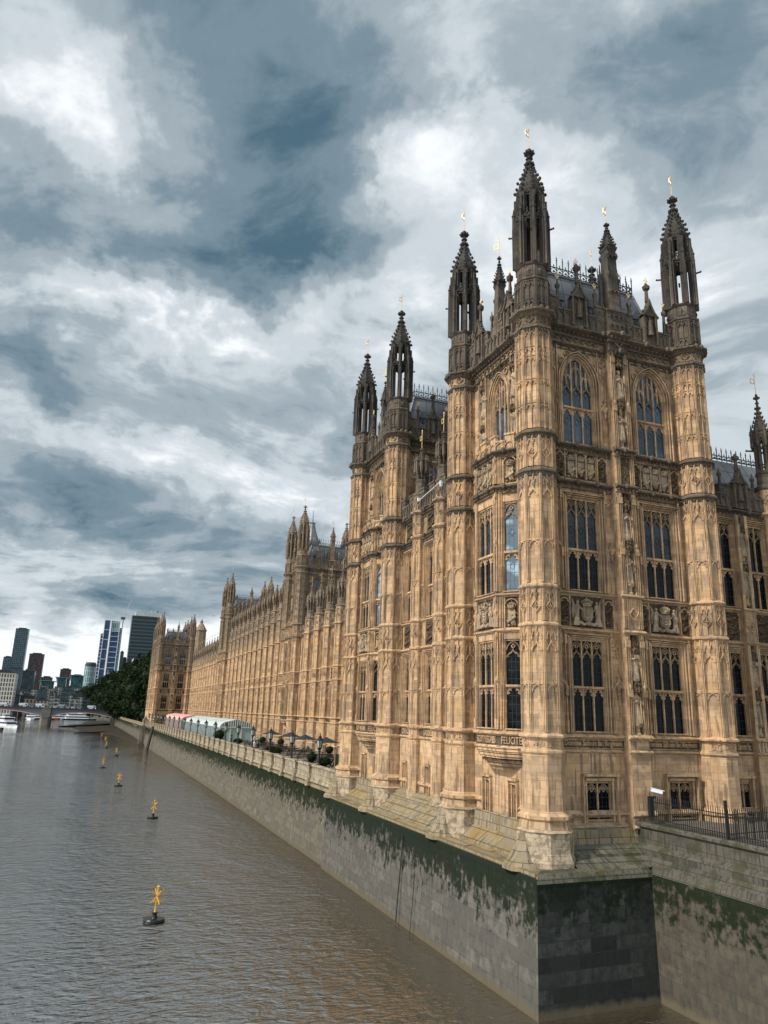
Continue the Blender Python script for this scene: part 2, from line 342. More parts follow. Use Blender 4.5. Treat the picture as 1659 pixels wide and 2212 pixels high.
ORD = ['first', 'second', 'third', 'fourth', 'fifth', 'sixth', 'seventh', 'eighth', 'ninth', 'tenth', 'eleventh', 'twelfth', 'thirteenth', 'fourteenth', 'fifteenth', 'sixteenth', 'seventeenth', 'eighteenth', 'nineteenth', 'twentieth']

# ------------------------------------------------------------------ gothic vocabulary (local frame: x along wall, -y outward, z = world height)
ZB, Z6, Z5, Z4, Z3, Z2, Z1, ZF, ZC = 7.27, 10.09, 10.77, 15.88, 17.72, 23.61, 25.65, 31.6, 32.56
def arc(x0, x1, z, h, n=5):
    w_ = (x1-x0)/2; a = R(72); L = []
    for i in range(n+1):
        t = a*i/n; L.append((w_*(1-math.cos(t))/(1-math.cos(a)), h*math.sin(t)/math.sin(a)))
    return [(x0+p, z+q) for p, q in L] + [(x1-p, z+q) for p, q in reversed(L[:-1])]
def ogee(x0, x1, z, h):
    w_ = (x1-x0)/2; L = [(0, 0), (.10*w_, .22*h), (.35*w_, .42*h), (.68*w_, .55*h), (.88*w_, .74*h), (w_, h)]
    return [(x0+p, z+q) for p, q in L] + [(x1-p, z+q) for p, q in reversed(L[:-1])]
def cusps(mb, x0, x1, z, h, y0, y1, m=0, k=.22):
    w_ = x1-x0
    mb.prism([(x0, z-.02), (x0+k*w_, z+h*.18), (x0+.06*w_, z+h*.5)], y0, y1, m)
    mb.prism([(x1, z-.02), (x1-.06*w_, z+h*.5), (x1-k*w_, z+h*.18)], y0, y1, m)
    mb.prism([(x0+.14*w_, z+h*.62), (x0+.36*w_, z+h*.55), (x0+.3*w_, z+h*.86)], y0, y1, m)
    mb.prism([(x1-.14*w_, z+h*.62), (x1-.3*w_, z+h*.86), (x1-.36*w_, z+h*.55)], y0, y1, m)
def fleuron(mb, x, y, z, s, m=0):            # carved finial boss on a bare wall
    mb.strip(ogee(x-.42*s, x+.42*s, z-.1*s, .75*s), .12*s, y-.16, y, m)
    mb.octa(x, y-.06, z+.75*s, .17*s, .2, .2*s, m); mb.octa(x, y-.08, z+.12*s, .26*s, .26, .3*s, m)
    mb.octa(x, y-.07, z-.32*s, .15*s, .12, .32*s, m); mb.octa(x-.4*s, y-.06, z, .13*s, .1, .18*s, m); mb.octa(x+.4*s, y-.06, z, .13*s, .1, .18*s, m)
def headpanel(mb, x0, x1, ztop, y, d=.05, n=2, h=.55, m=0):   # row of little cusped arches under a string
    w_ = (x1-x0)/n
    for i in range(n):
        a, b = x0+i*w_, x0+(i+1)*w_
        mb.strip(arc(a+.02, b-.02, ztop-h, h*.62, 4), .045, y-d, y, m)
        cusps(mb, a+.03, b-.03, ztop-h, h*.6, y-d*.8, y, m)
        if i: mb.box(a-.025, a+.025, y-d, y, ztop-h-.15, ztop, m)
def carving(mb, x0, x1, z0, z1, y, m=0, seed=1, d=.12):        # dense foliage / scroll relief
    rd = random.Random(seed); n = max(6, int((x1-x0)*(z1-z0)*26))
    for _ in range(n):
        x = rd.uniform(x0+.04, x1-.04); z = rd.uniform(z0+.05, z1-.05); s_ = rd.uniform(.04, .10)
        mb.octa(x, y-.02, z, s_, d*rd.uniform(.5, 1), s_*rd.uniform(.7, 1.5), m)
    k = max(1, int((z1-z0)/.55))
    for i in range(k):
        z = z0+(i+.3)*(z1-z0)/k
        mb.strip([(x0+.03, z), ((x0+x1)/2, z+.13), (x1-.03, z+.28)], .13, y-d*.9, y, m)
def diamond(mb, x, z, s, y, d=.07, m=0, mc=None):
    mb.strip([(x-s, z), (x, z+s*1.15), (x+s, z), (x, z-s*1.15), (x-s, z)], .055, y-d, y, m)
    mc = m if mc is None else mc
    for a, b in ((.28, 0), (-.28, 0), (0, .3), (0, -.3)): mb.octa(x+a*s, y-.02, z+b*s, .22*s, d, .22*s, mc)
    mb.octa(x, y-.03, z, .14*s, d*1.3, .14*s, mc)
def quatre(mb, x, z, s, y, d=.06, m=0):
    mb.strip([(x-s, z), (x, z+s), (x+s, z), (x, z-s), (x-s, z)], .05, y-d, y, m)
    for a, b in ((s*.72, s*.72), (-s*.72, s*.72), (s*.72, -s*.72), (-s*.72, -s*.72)): mb.octa(x+a, y, z+b, s*.2, d, s*.2, m)
    mb.octa(x, y, z, s*.34, d*1.2, s*.34, m)
def wallgrid(mb, x0, x1, z0, z1, y, holes, depth=.38, m=0, back=None):
    # holes: (hx0,hx1,hz0,hz1[,spring]) ; wall front at y, reveals go to y+depth
    xs = sorted({x0, x1, *[h[0] for h in holes], *[h[1] for h in holes]}); zs = sorted({z0, z1, *[h[2] for h in holes], *[h[3] for h in holes]})
    for i in range(len(xs)-1):
        for j in range(len(zs)-1):
            cx, cz = (xs[i]+xs[i+1])/2, (zs[j]+zs[j+1])/2
            if any(h[0] < cx < h[1] and h[2] < cz < h[3] for h in holes): continue
            mb.quad([(xs[i], y, zs[j]), (xs[i+1], y, zs[j]), (xs[i+1], y, zs[j+1]), (xs[i], y, zs[j+1])], m)
    for h in holes:
        a, b, c, d_ = h[:4]; dp = h[5] if len(h) > 5 else depth
        sp = h[4] if len(h) > 4 and h[4] else None
        mb.quad([(a, y, c), (b, y, c), (b, y+dp, c), (a, y+dp, c)], m)
        if sp:
            P = [p for p in arc(a, b, sp, d_-sp, 7)]; k = len(P)//2
            mb.quad([(a, y, c), (a, y+dp, c), (a, y+dp, sp), (a, y, sp)], m); mb.quad([(b, y+dp, c), (b, y, c), (b, y, sp), (b, y+dp, sp)], m)
            for i in range(len(P)-1):
                p, q = P[i], P[i+1]
                mb.quad([(p[0], y, p[1]), (p[0], y+dp, p[1]), (q[0], y+dp, q[1]), (q[0], y, q[1])], m)
                cn = (a, d_) if i < k else (b, d_)
                mb.quad([(p[0], y, p[1]), (q[0], y, q[1]), (cn[0], y, cn[1])], m)
        else:
            mb.quad([(a, y, c), (a, y+dp, c), (a, y+dp, d_), (a, y, d_)], m); mb.quad([(b, y+dp, c), (b, y, c), (b, y, d_), (b, y+dp, d_)], m)
            mb.quad([(a, y+dp, d_), (b, y+dp, d_), (b, y, d_), (a, y, d_)], m)
def string(mb, x0, x1, z, y, p=.14, h=.22, m=0, boss=0, e=0.0):
    # moulded string course with a weathered (sloping) top; boss>0 adds carved heads below
    n = len(mb.v); pr = [(y, z+h*.55), (y-p, z+h*.1), (y-p, z-h*.12), (y-p*.45, z-h*.3), (y, z-h*.55)]
    for x, s in ((x0, -e), (x1, e)): mb.v += [(x, yy, zz) for yy, zz in pr]
    for i in range(4): mb.f.append((n+i, n+i+1, n+5+i+1, n+5+i)); mb.m.append(m)
    mb.f.append((n, n+4, n+3, n+2, n+1)); mb.m.append(m); mb.f.append((n+5, n+6, n+7, n+8, n+9)); mb.m.append(m)
    if boss:
        k = max(1, round((x1-x0)/boss)); st = (x1-x0)/k
        for i in range(k):
            x = x0+(i+.5)*st
            mb.octa(x, y-p*.55, z-h*.75, .085, .12, .10, m)
            if i % 5 == 2: mb.ball(x, y-p-.05, z-.03, .13, .14, .17, m, 6, 4)
        mb.box(x0, x1, y-p*.35, y, z-h*1.35, z-h*1.15, m)
def shafts(mb, xs, z0, z1, y, t=.055, d=.10, m=0):
    for x in xs:
        mb.box(x-t/2, x+t/2, y-d, y, z0, z1, m)
def shaft_foot(mb, x, z0, z1, zm, y, m=0):    # slender shaft with gabled caps
    mb.box(x-.055, x+.055, y-.15, y, z0, z0+.55, m); mb.box(x-.035, x+.035, y-.12, y, z0+.55, z1, m)
    for z in (zm, z1-.15):
        mb.box(x-.075, x+.075, y-.17, y, z-.45, z, m); mb.octa(x, y-.1, z+.12, .07, .09, .28, m)

# ------------------------------------------------------------------ window (centre bottom at origin; mats: stone, glass)
def window_mesh(name, w_, h, zt, nl=3, spring=None, head=.95, gl='glass', stone_='stone', sub=True, glu=None):
    mb = MB(); mw = .075; lw = w_/nl
    if spring is None and zt:
        mb.quad([(-w_/2, .17, 0), (w_/2, .17, 0), (w_/2, .17, zt), (-w_/2, .17, zt)], 1)
        mb.quad([(-w_/2, .17, zt), (w_/2, .17, zt), (w_/2, .17, h), (-w_/2, .17, h)], 2)
    else:
        mb.quad([(-w_/2, .17, 0), (w_/2, .17, 0), (w_/2, .17, h), (-w_/2, .17, h)], 1)
    y = .12
    # inner frame
    for s in (-1, 1): mb.box(s*w_/2, s*(w_/2-.04), y-.06, .24, 0, (spring or h), 0)
    if spring is None: mb.box(-w_/2+.08, w_/2-.08, y-.06, .24, h-.09, h, 0)
    else: mb.strip(arc(-w_/2+.03, w_/2-.03, spring, h-spring-.03, 7), .10, y-.06, .24, 0)
    top = spring if spring else h-head
    for i in range(1, nl):
        x = -w_/2+i*lw
        zz = h-.1
        if spring:
            f_ = abs(x)/(w_/2); zz = spring+(h-spring)*math.sqrt(max(0, 1-f_**2))*.93
        mb.box(x-mw/2, x+mw/2, y-.03, y+.06, 0, zz, 0)
    if zt and zt < h-.2:
        mb.box(-w_/2+.03, w_/2-.03, y-.12, y+.05, zt-.05, zt+.06, 0)
    for i in range(nl):
        a = -w_/2+i*lw+(.05 if i else .07); b = -w_/2+(i+1)*lw-(.05 if i < nl-1 else .07); mx = (a+b)/2
        if zt and zt < h-.2:
            mb.strip(arc(a, b, zt-.42, .36, 4), .05, y-.03, y+.12, 0); cusps(mb, a, b, zt-.42, .34, y-.01, y+.1, 0)
            mb.prism([(a, zt-.05), (a, zt-.4), (mx-.03, zt-.05)], y+.02, y+.1, 0); mb.prism([(b, zt-.05), (mx+.03, zt-.05), (b, zt-.4)], y+.02, y+.1, 0)
        # heads: ogee light, then small upper lights
        z = h-min(head, .95)+.02 if spring is None else spring-.55
        hh = .42
        mb.strip(ogee(a, b, z, hh), .06, y-.04, y+.1, 4); cusps(mb, a, b, z, hh*.8, y-.01, y+.09, 4)
        if spring is None:
            mb.strip(arc(a, b, h-.55, .42, 5), .06, y-.04, y+.1, 4)
            mb.box(mx-.025, mx+.025, y-.03, y+.09, z+hh, h-.38, 4)
            mb.strip([(mx-.1, h-.36), (mx, h-.24), (mx+.1, h-.36), (mx, h-.48), (mx-.1, h-.36)], .04, y-.03, y+.1, 0)
        else:
            f_ = (abs(mx)+.1)/(w_/2); zz = spring+(h-spring)*math.sqrt(max(.05, 1-f_**2))*.92
            mb.box(mx-.03, mx+.03, y-.05, y+.12, z+hh-.03, zz-.1, 0)
            for q0, q1 in ((a, mx), (mx, b)):
                mb.strip(arc(q0+.02, q1-.02, max(z+hh*.9, zz-.75), .3, 4), .045, y-.03, y+.1, 0)
    mb.prism([(-w_/2-.0, -.02), (w_/2, -.02), (w_/2, .03), (-w_/2, .03)], -.12, .17, 0)
    # lozenge leading in each light
    for i in range(nl):
        mx = -w_/2+(i+.5)*lw
        for zz in ([zt-.75, top-.55] if zt and zt < h-.2 else [top-.6]):
            mb.strip([(mx-.14, zz), (mx, zz+.22), (mx+.14, zz), (mx, zz-.22), (mx-.14, zz)], .02, .155, .165, 3)
    return mb.mesh(name, [stone_, gl, glu or gl, 'iron', 'headstone' if stone_ == 'stone' else 'stone_far'])

# ------------------------------------------------------------------ corner turret (origin on axis, z = world)
def string_prof(z, r, p=.16): return [(z-.16, r), (z-.10, r+p*.5), (z-.05, r+p), (z+.03, r+p), (z+.16, r)]
def facet_detail(ztop_shift=0.0, ext=False):
    f = MB(); RT = 1.0; a = RT*math.cos(PI/8); hw = RT*math.sin(PI/8); y = -a
    def ribs(z0, z1, mid=False):
        for s in (-1, 1):
            f.box(s*(hw+.01), s*(hw-.045), y-.085, y+.02, z0, z1); f.box(s*(hw-.075), s*(hw-.11), y-.06, y+.02, z0, z1)
        if mid: f.box(-.028, .028, y-.07, y+.02, z0, z1)
    def two(z, h=.5): headpanel(f, -hw+.11, hw-.11, z, y, .085, 2, h)
    # inscription band
    f.box(-hw+.04, hw-.04, y-.02, y+.02, Z6+.12, Z6+.17); f.box(-hw+.04, hw-.04, y-.02, y+.02, Z5-.2, Z5-.15)
    for s in (-1, 1): f.box(s*(hw-.03), s*(hw-.09), y-.03, y+.02, Z6+.1, Z5-.1)
    for z0, z1, zm in ((Z5+.15, Z4-.12, 13.1), (Z3+.15, Z2-.25, 20.0)):
        ribs(z0, z1); f.box(-hw, hw, y-.06, y+.02, zm-.03, zm+.03)
        f.strip(arc(-hw+.12, hw-.12, zm-.38, .34, 5), .055, y-.08, y+.02); cusps(f, -hw+.12, hw-.12, zm-.38, .32, y-.04, y+.02)
        two(z1, .62); f.strip(ogee(-hw+.12, hw-.12, z1-1.15, .5), .07, y-.09, y+.02); cusps(f, -hw+.12, hw-.12, z1-1.2, .4, y-.04, y+.02)
    for z0, z1 in ((Z4+.15, Z3-.15), (Z2+.15, Z1-.25)):
        ribs(z0, z1, True); two(z1, .45); diamond(f, 0, (z0+z1)/2-.08, .25, y-.03, .07)
    z0, z1 = Z1+.15, ZF-.15; ribs(z0, z1, True)
    for z in (27.25, 28.6, 29.9, 30.45, 31.4): two(z, .34); f.box(-hw+.1, hw-.1, y-.04, y+.02, z-.02, z+.03)
    if ext:
        pass
    f.box(-hw+.06, hw-.06, y-.03, y+.02, ZF+.15, ZF+.2); quatre(f, 0, (ZF+ZC)/2, .24, y, .08)
    ribs(ZC+.2, 34.4, True)
    for z in (33.25, 34.35): two(z, .36); f.box(-hw+.1, hw-.1, y-.04, y+.02, z-.02, z+.03)
    quatre(f, 0, 34.15, .12, y, .05)
    # bosses on the bold strings
    for z in (Z2, Z1, ZC, ZF):
        for x in (-.27, -.09, .09, .27): f.octa(x, y-.12, z-.2, .06, .08, .07, 1)
        if z in (ZC,):
            for x in (-.2, .2): f.ball(x, y-.26, z+.02, .13, .16, .18, 1, 6, 4)
    # lantern base shields
    f.box(-.22, .22, -.86, -.80, 34.75, 35.35); f.octa(0, -.87, 35.05, .15, .08, .24)
    return f
def lantern(mb, z0, r, h1, r_2, h2, hd, rt_=.10, m=0, gold=None):
    """two open tiers, crocketed dome, finial; returns tip z"""
    z = z0
    c = math.cos(PI/8)
    for tier, (rr, hh) in enumerate(((r, h1), (r_2, h2))):
        if hh <= 0: continue
        mb.lathe([(z-.08, rr+.02), (z, rr+.08), (z+.08, rr)], n=8, m=m)
        for k in range(8):
            a = PI/8+k*PI/4; x, y = (rr-.08)*math.cos(a), (rr-.08)*math.sin(a)
            g = MB(); t = rt_
            g.box(-t, t, -t*.9, t, z, z+hh, m); g.box(-t*.45, t*.45, -t*1.7, 0, z, z+hh*.85, m)
            mb.merge(g, Matrix.Translation((x, y, 0)) @ Matrix.Rotation(a+PI/2, 4, 'Z'))
            f = MB(); a2 = (rr-.08)*c; hw = (rr-.08)*math.sin(PI/8)
            f.strip(arc(-hw, hw, z+hh-.55, .42, 4), .06, -a2-.05, -a2+.06, m)
            f.prism([(-hw, z+hh), (-hw, z+hh-.5), (-.04, z+hh-.1), (.04, z+hh-.1), (hw, z+hh-.5), (hw, z+hh)], -a2-.02, -a2+.05, m)
            if hh > 1.5: f.box(-hw, hw, -a2, -a2+.08, z+hh*.0, z+.12, m)
            f.strip(ogee(-hw-.02, hw+.02, z+hh-.25, .55), .07, -a2-.14, -a2-.02, m); f.octa(0, -a2-.1, z+hh+.38, .07, .07, .16, m)
            mb.merge(f, Matrix.Rotation(k*PI/4, 4, 'Z'))
            if tier == 0:
                x, y = (rr+.10)*math.cos(a), (rr+.10)*math.sin(a)
                mb.lathe([(z+hh-.6, .05), (z+hh-.4, .12), (z+hh+.35, .10), (z+hh+.4, .15), (z+hh+.52, .08), (z+hh+.9, .01)], x, y, 5, m=m)
                if k % 2 == 0:
                    x2, y2 = (rr+.42)*math.cos(a+PI/8), (rr+.42)*math.sin(a+PI/8); x1, y1 = rr*.9*math.cos(a+PI/8), rr*.9*math.sin(a+PI/8)
                    mb.tube((x1, y1, z+hh-.75), (x2, y2, z+hh-.68), .07, .05, 5, m); mb.octa(x2, y2, z+hh-.67, .08, .08, .09, m)
        z += hh
        mb.lathe([(z-.1, rr-.1), (z-.05, rr+.03), (z+.06, rr+.03), (z+.12, rr-.12)], n=8, m=m)
    rd = (r_2 if h2 > 0 else r)
    z += .08; s = hd/3.1
    pf = [(0, rd+.03), (.10*s, rd+.10), (.22*s, rd+.10), (.30*s, rd*.93), (.75*s, rd*.84), (1.05*s, rd*.64), (1.35*s, rd*.42), (1.65*s, rd*.28), (2.1*s, rd*.19), (2.35*s, rd*.16), (2.4*s, rd*.30), (2.47*s, rd*.17), (2.65*s, rd*.12), (2.72*s, rd*.40), (2.82*s, rd*.36), (2.86*s, rd*.14), (2.98*s, rd*.2), (3.1*s, rd*.03)]
    mb.lathe([(z+a, b) for a, b in pf], n=8, m=m)
    for zz, rr in ((.12, rd+.08), (.42, rd*.95), (.8, rd*.86), (1.08, rd*.66), (1.36, rd*.46), (1.66, rd*.32), (2.0, rd*.24)):
        for k in range(8):
            a = PI/8+k*PI/4; q = .17*rd+.03
            mb.octa((rr+q*.35)*math.cos(a), (rr+q*.35)*math.sin(a), z+zz*s+.04, q*.75, q*.75, q*.85, m)
    for k in range(8):
        a = PI/8+k*PI/4
        mb.octa(rd*.38*math.cos(a), rd*.38*math.sin(a), z+2.78*s, .08*rd+.02, .08*rd+.02, .1*rd+.03, m)
    return z+3.1*s
def turret_mesh(name, mats, base=5.0, extra=0.0, detail=True):
    """extra lifts everything above Z1 (taller central towers)"""
    mb = MB(); P = []
    if base < 6:
        P += [(5.0, 1.62), (5.5, 1.58), (5.85, 1.40), (6.62, 1.38), (6.7, 1.46), (6.8, 1.30), (7.15, 1.22), (7.22, 1.34), (7.36, 1.34), (7.55, 1.06)]
    else: P += [(5.9, 1.3), (7.15, 1.22), (7.22, 1.34), (7.36, 1.34), (7.55, 1.06)]
    P += [(Z6-.2, 1.04)]+string_prof(Z6, 1.02, .10)+string_prof(Z5, 1.02, .2)+string_prof(Z4, 1., .16)+string_prof(Z3, 1., .14)
    mb.lathe(P, n=8, cap=False)
    def dk(z, r, p): mb.lathe([(z-.34, r), (z-.30, r+p*.3), (z-.13, r+p*.4), (z-.09, r+p*.9), (z+.01, r+p*.9), (z+.15, r)], n=8, m=1, cap=False)
    def seg(z0, z1, r=1.0): mb.lathe([(z0, r), (z1, r)], n=8, cap=False)
    seg(Z3+.16, Z2-.34); dk(Z2, 1., .24); seg(Z2+.2, Z1-.34); dk(Z1, 1., .27)
    up_ = MB()
    def dk2(z, r, p): up_.lathe([(z-.34, r), (z-.30, r+p*.3), (z-.13, r+p*.4), (z-.09, r+p*.9), (z+.01, r+p*.9), (z+.15, r)], n=8, m=1, cap=False)
    up_.lathe([(Z1+.2, 1.), (ZF-.34, 1.)], n=8, cap=False); dk2(ZF, 1., .2); up_.lathe([(ZF+.2, 1.), (ZC-.34, 1.)], n=8, cap=False); dk2(ZC, 1., .42)
    up_.lathe([(ZC+.2, 1.0), (34.45, 1.0), (34.5, 1.08), (34.58, 1.08), (34.7, .90), (35.4, .90), (35.5, .95)], n=8, m=1)
    lantern(up_, 35.5, .94, 3.05, .80, 1.65, 3.35, .165, 1)
    f = facet_detail()
    # split facet detail into lower and upper parts
    lo, hi = MB(), MB()
    if detail:
        for fc, mi in zip(f.f, f.m):
            zc_ = sum(f.v[i][2] for i in fc)/len(fc); tgt = hi if zc_ > Z1+.1 else lo
            tgt.quad([f.v[i] for i in fc], mi if zc_ < ZC+.1 else 1)
    for k in range(8):
        r_ = Matrix.Rotation(k*PI/4, 4, 'Z'); mb.merge(lo, r_); up_.merge(hi, r_)
    if extra:
        mb.lathe([(Z1+.2, 1.), (Z1+.2+extra, 1.)], n=8, cap=False)
        mid = MB(); y = -math.cos(PI/8); hw = math.sin(PI/8)
        for s in (-1, 1): mid.box(s*(hw-.005), s*(hw-.055), y-.05, y+.02, Z1+.1, Z1+extra+.2)
        headpanel(mid, -hw+.11, hw-.11, Z1+extra-.1, y, .05, 2, .4); headpanel(mid, -hw+.11, hw-.11, Z1+extra-1.4, y, .05, 2, .4)
        for k in range(8): mb.merge(mid, Matrix.Rotation(k*PI/4, 4, 'Z'))
    mb.merge(up_, Matrix.Translation((0, 0, extra)))
    mb.v = [(x*.925, y*.925, z) for x, y, z in mb.v]
    return mb.mesh(name, mats)
def vane_mesh():
    g = MB(); g.tube((0, 0, 0), (0, 0, 1.35), .022, .014, 5)
    g.strip([(-.04, .68), (-.34, .68), (-.34, .98), (-.04, .98), (-.04, .68)], .05, -.015, .015)
    g.octa(0, 0, .35, .035, .035, .05); g.octa(0, 0, 1.12, .05, .03, .07); g.octa(0, 0, 1.34, .03, .03, .1)
    g.box(-.09, .09, -.012, .012, 1.22, 1.25)
    return g.mesh('weathervane', ['gold'])
VANE = vane_mesh()

# ------------------------------------------------------------------ statue and coat of arms
def statue_mesh(name, seed, hgt=1.7, mats=('carved',), king=False):
    rd = random.Random(seed); mb = MB(); s = hgt/1.7; n = 14; b = 0
    rings = [(0.0, .25, .20), (.15, .24, .19), (.55, .20, .16), (.85, .19, .15), (1.02, .17, .13), (1.2, .215, .14), (1.3, .19, .12), (1.37, .075, .075), (1.42, .06, .06)]
    base = len(mb.v); ph = rd.uniform(0, 6)
    for i, (z, rx, ry) in enumerate(rings):
        for k in range(n):
            a = 2*PI*k/n; fold = 1+(.11 if z < .9 else .04 if z < 1.1 else 0)*math.sin(5*a+ph+z*2.5)
            mb.v.append((s*rx*fold*math.cos(a)+.03*math.sin(z*2.2+ph)*s, s*ry*fold*math.sin(a), s*z))
    for i in range(len(rings)-1):
        for k in range(n):
            a = base+i*n+k; c = base+i*n+(k+1) % n; mb.f.append((a, c, c+n, a+n)); mb.m.append(0)
    hx = rd.uniform(-.03, .03)
    mb.ball(hx*s, -.02*s, 1.53*s, .095*s, .11*s, .125*s)
    mb.octa(hx*s, -.13*s, 1.52*s, .018*s, .03*s, .03*s)                       # nose
    if rd.random() < .6: mb.octa(hx*s, -.1*s, 1.42*s, .06*s, .06*s, .12*s)     # beard
    if king:
        mb.lathe([(1.6*s, .1*s), (1.72*s, .13*s)], hx*s, 0, 8)
        for k in range(5): mb.octa(hx*s+.1*s*math.cos(k*1.256), .1*s*math.sin(k*1.256), 1.76*s, .025*s, .025*s, .05*s)
    else: mb.ball(hx*s, .02*s, 1.58*s, .11*s, .12*s, .09*s)
    for sx in (-1, 1):                                                        # sleeves bent to the waist
        ez = rd.uniform(.88, .96); hzn = rd.uniform(.92, 1.12)
        mb.tube((sx*.19*s, 0, 1.24*s), (sx*.27*s, -.04*s, ez*s), .075*s, .085*s, 7)
        mb.tube((sx*.27*s, -.04*s, ez*s), (sx*.08*s, -.21*s, hzn*s), .085*s, .05*s, 7); mb.octa(sx*.06*s, -.23*s, hzn*s, .05*s, .045*s, .05*s)
        mb.tube((sx*.26*s, -.03*s, ez*s), (sx*.23*s, -.08*s, (ez-.42)*s), .07*s, .03*s, 5)
    k = rd.randint(0, 2)
    if k == 0: mb.box(-.13*s, .13*s, -.29*s, -.24*s, .95*s, 1.12*s)
    elif k == 1: mb.tube((.12*s, -.24*s, .03*s), (.06*s, -.24*s, 1.05*s), .028*s, .028*s, 5); mb.box(-.03*s, .16*s, -.26*s, -.22*s, .97*s, 1.0*s)
    else: mb.tube((-.22*s, -.2*s, .02), (-.2*s, -.18*s, 1.62*s), .022*s, .022*s, 5); mb.octa(-.2*s, -.18*s, 1.66*s, .06*s, .05*s, .09*s)
    # pedestal
    mb.lathe([(-.62*s, .16*s), (-.5*s, .2*s), (-.42*s, .13*s), (-.2*s, .13*s), (-.1*s, .24*s), (0, .28*s)], 0, 0, 8)
    return mb.mesh(name, list(mats))
STAT = [statue_mesh('statue', 3, 1.75, ('relief',)), statue_mesh('statue', 8, 1.75, ('relief',), True), statue_mesh('statue', 21, 1.75, ('relief',), True), statue_mesh('statue', 34, 1.75, ('relief',))]
def canopy(mb, x, y, z, m=0, s=1.0):
    mb.lathe([(z, .30*s), (z+.12*s, .33*s), (z+.2*s, .27*s), (z+.5*s, .2*s), (z+.75*s, .09*s), (z+1.0*s, .03*s)], x, y, 8, m=m)
    for k in range(5):
        a = -PI/2+(k-2)*.6; mb.octa(x+.3*s*math.cos(a), y+.3*s*math.sin(a), z+.02, .06*s, .06*s, .2*s, m)
        mb.octa(x+.25*s*math.cos(a), y+.25*s*math.sin(a), z+.35*s, .06*s, .06*s, .16*s, m)
def crown(mb, x, y, z, s, m=0):
    mb.lathe([(z, .27*s), (z+.10*s, .29*s), (z+.12*s, .33*s), (z+.2*s, .30*s)], x, y, 12, m=m)
    for k in range(8):
        a = k*PI/4; mb.octa(x+.31*s*math.cos(a), y+.31*s*math.sin(a), z+.26*s, .06*s, .06*s, .1*s, m)
    for k in range(4):
        a = k*PI/4; pp = None
        for i in range(7):
            t = PI*i/6; q = (x+.3*s*math.cos(t)*math.cos(a), y+.3*s*math.cos(t)*math.sin(a), z+.2*s+.26*s*math.sin(t))
            if pp: mb.tube(pp, q, .035*s, .035*s, 5, m)
            pp = q
    mb.ball(x, y, z+.3*s, .22*s, .22*s, .18*s, m, 8, 5); mb.octa(x, y, z+.53*s, .06*s, .06*s, .07*s, m); mb.box(x-.02*s, x+.02*s, y-.02*s, y+.02*s, z+.58*s, z+.72*s, m); mb.box(x-.07*s, x+.07*s, y-.02*s, y+.02*s, z+.63*s, z+.67*s, m)
def arms_mesh(name, w_=1.85, beasts=False):      # centre bottom at origin, height ~1.45
    mb = MB(); mb.box(-w_/2, w_/2, -.01, .1, 0, 1.55, 1)
    mb.prism([(-.27, 1.0), (-.27, .5), (-.2, .33), (0, .2), (.2, .33), (.27, .5), (.27, 1.0)], -.2, 0, 0)
    mb.strip([(-.24, .95), (-.24, .5), (0, .28), (.24, .5), (.24, .95), (-.24, .95)], .05, -.24, -.2, 0)
    for z in (.45, .6, .75, .88): mb.octa(0, -.21, z, .13, .05, .06, 0)
    crown(mb, 0, -.1, 1.02, .85, 0)
    for s in (-1, 1):
        # robed bearer with raised wing
        x = s*.58; pr = [(0.05, .2, .12), (.2, .19, .12), (.5, .13, .11), (.75, .12, .1), (.95, .13, .1), (1.08, .11, .09), (1.14, .05, .05)]
        b = len(mb.v); n = 10
        for z, rx, ry in pr:
            for k in range(n):
                a = 2*PI*k/n; f = 1+(.15*math.sin(4*a+s) if z < .7 else 0); mb.v.append((x+s*(.12*(1-z))+rx*f*math.cos(a), -.13+ry*f*math.sin(a), z))
        for i in range(len(pr)-1):
            for k in range(n):
                a = b+i*n+k; c = b+i*n+(k+1) % n; mb.f.append((a, c, c+n, a+n)); mb.m.append(0)
        mb.ball(x, -.15, 1.22, .075, .08, .095, 0, 7, 5)
        mb.tube((x-s*.06, -.17, 1.02), (x-s*.26, -.24, .82), .05, .035, 6, 0); mb.octa(x-s*.28, -.24, .8, .05, .04, .05, 0)
        mb.prism([(x+s*.06, 1.0), (x+s*.3, 1.42), (x+s*.26, 1.1), (x+s*.3, .75), (x+s*.24, .4)][::s], -.1, 0, 0)
        if beasts: mb.ball(x+s*.05, -.18, .7, .17, .1, .25, 0, 7, 5)
        mb.strip([(s*.08, .18), (s*.3, .1), (s*.5, .22)], .13, -.28, -.05, 0); mb.tube((s*.5, -.2, .12), (s*.5, -.2, .28), .07, .07, 7, 0)
    mb.strip([(-.12, .1), (0, .2), (.12, .1)], .14, -.3, -.05, 0)
    return mb.mesh(name, ['relief', 'carved'])
ARMS = arms_mesh('coat_of_arms'); ARMS2 = arms_mesh('coat_of_arms', 1.85, True)
def badge_mesh(name, n=3, w_=1.85, h=1.55):
    mb = MB(); mb.box(-w_/2, w_/2, -.01, .1, 0, h, 1); lw = w_/n
    for i in range(n):
        x = -w_/2+(i+.5)*lw; s = min(.75, lw*1.2)
        crown(mb, x, -.05, h*.62, s*.95, 0)
        mb.prism([(x-.18*s/.7, h*.6), (x-.2*s/.7, h*.3), (x, h*.08), (x+.2*s/.7, h*.3), (x+.18*s/.7, h*.6)], -.1, 0, 0)
        carving(mb, x-.24*s/.7, x+.24*s/.7, .02, h*.55, -.06, 0, 5+i, .12)
        mb.strip(arc(x-lw/2+.03, x+lw/2-.03, h-.33, .28, 5), .05, -.12, 0, 2)
        if i: mb.box(x-lw/2-.035, x-lw/2+.035, -.13, 0, 0, h, 2)
    return mb.mesh(name, ['relief', 'carved', 'stone'])
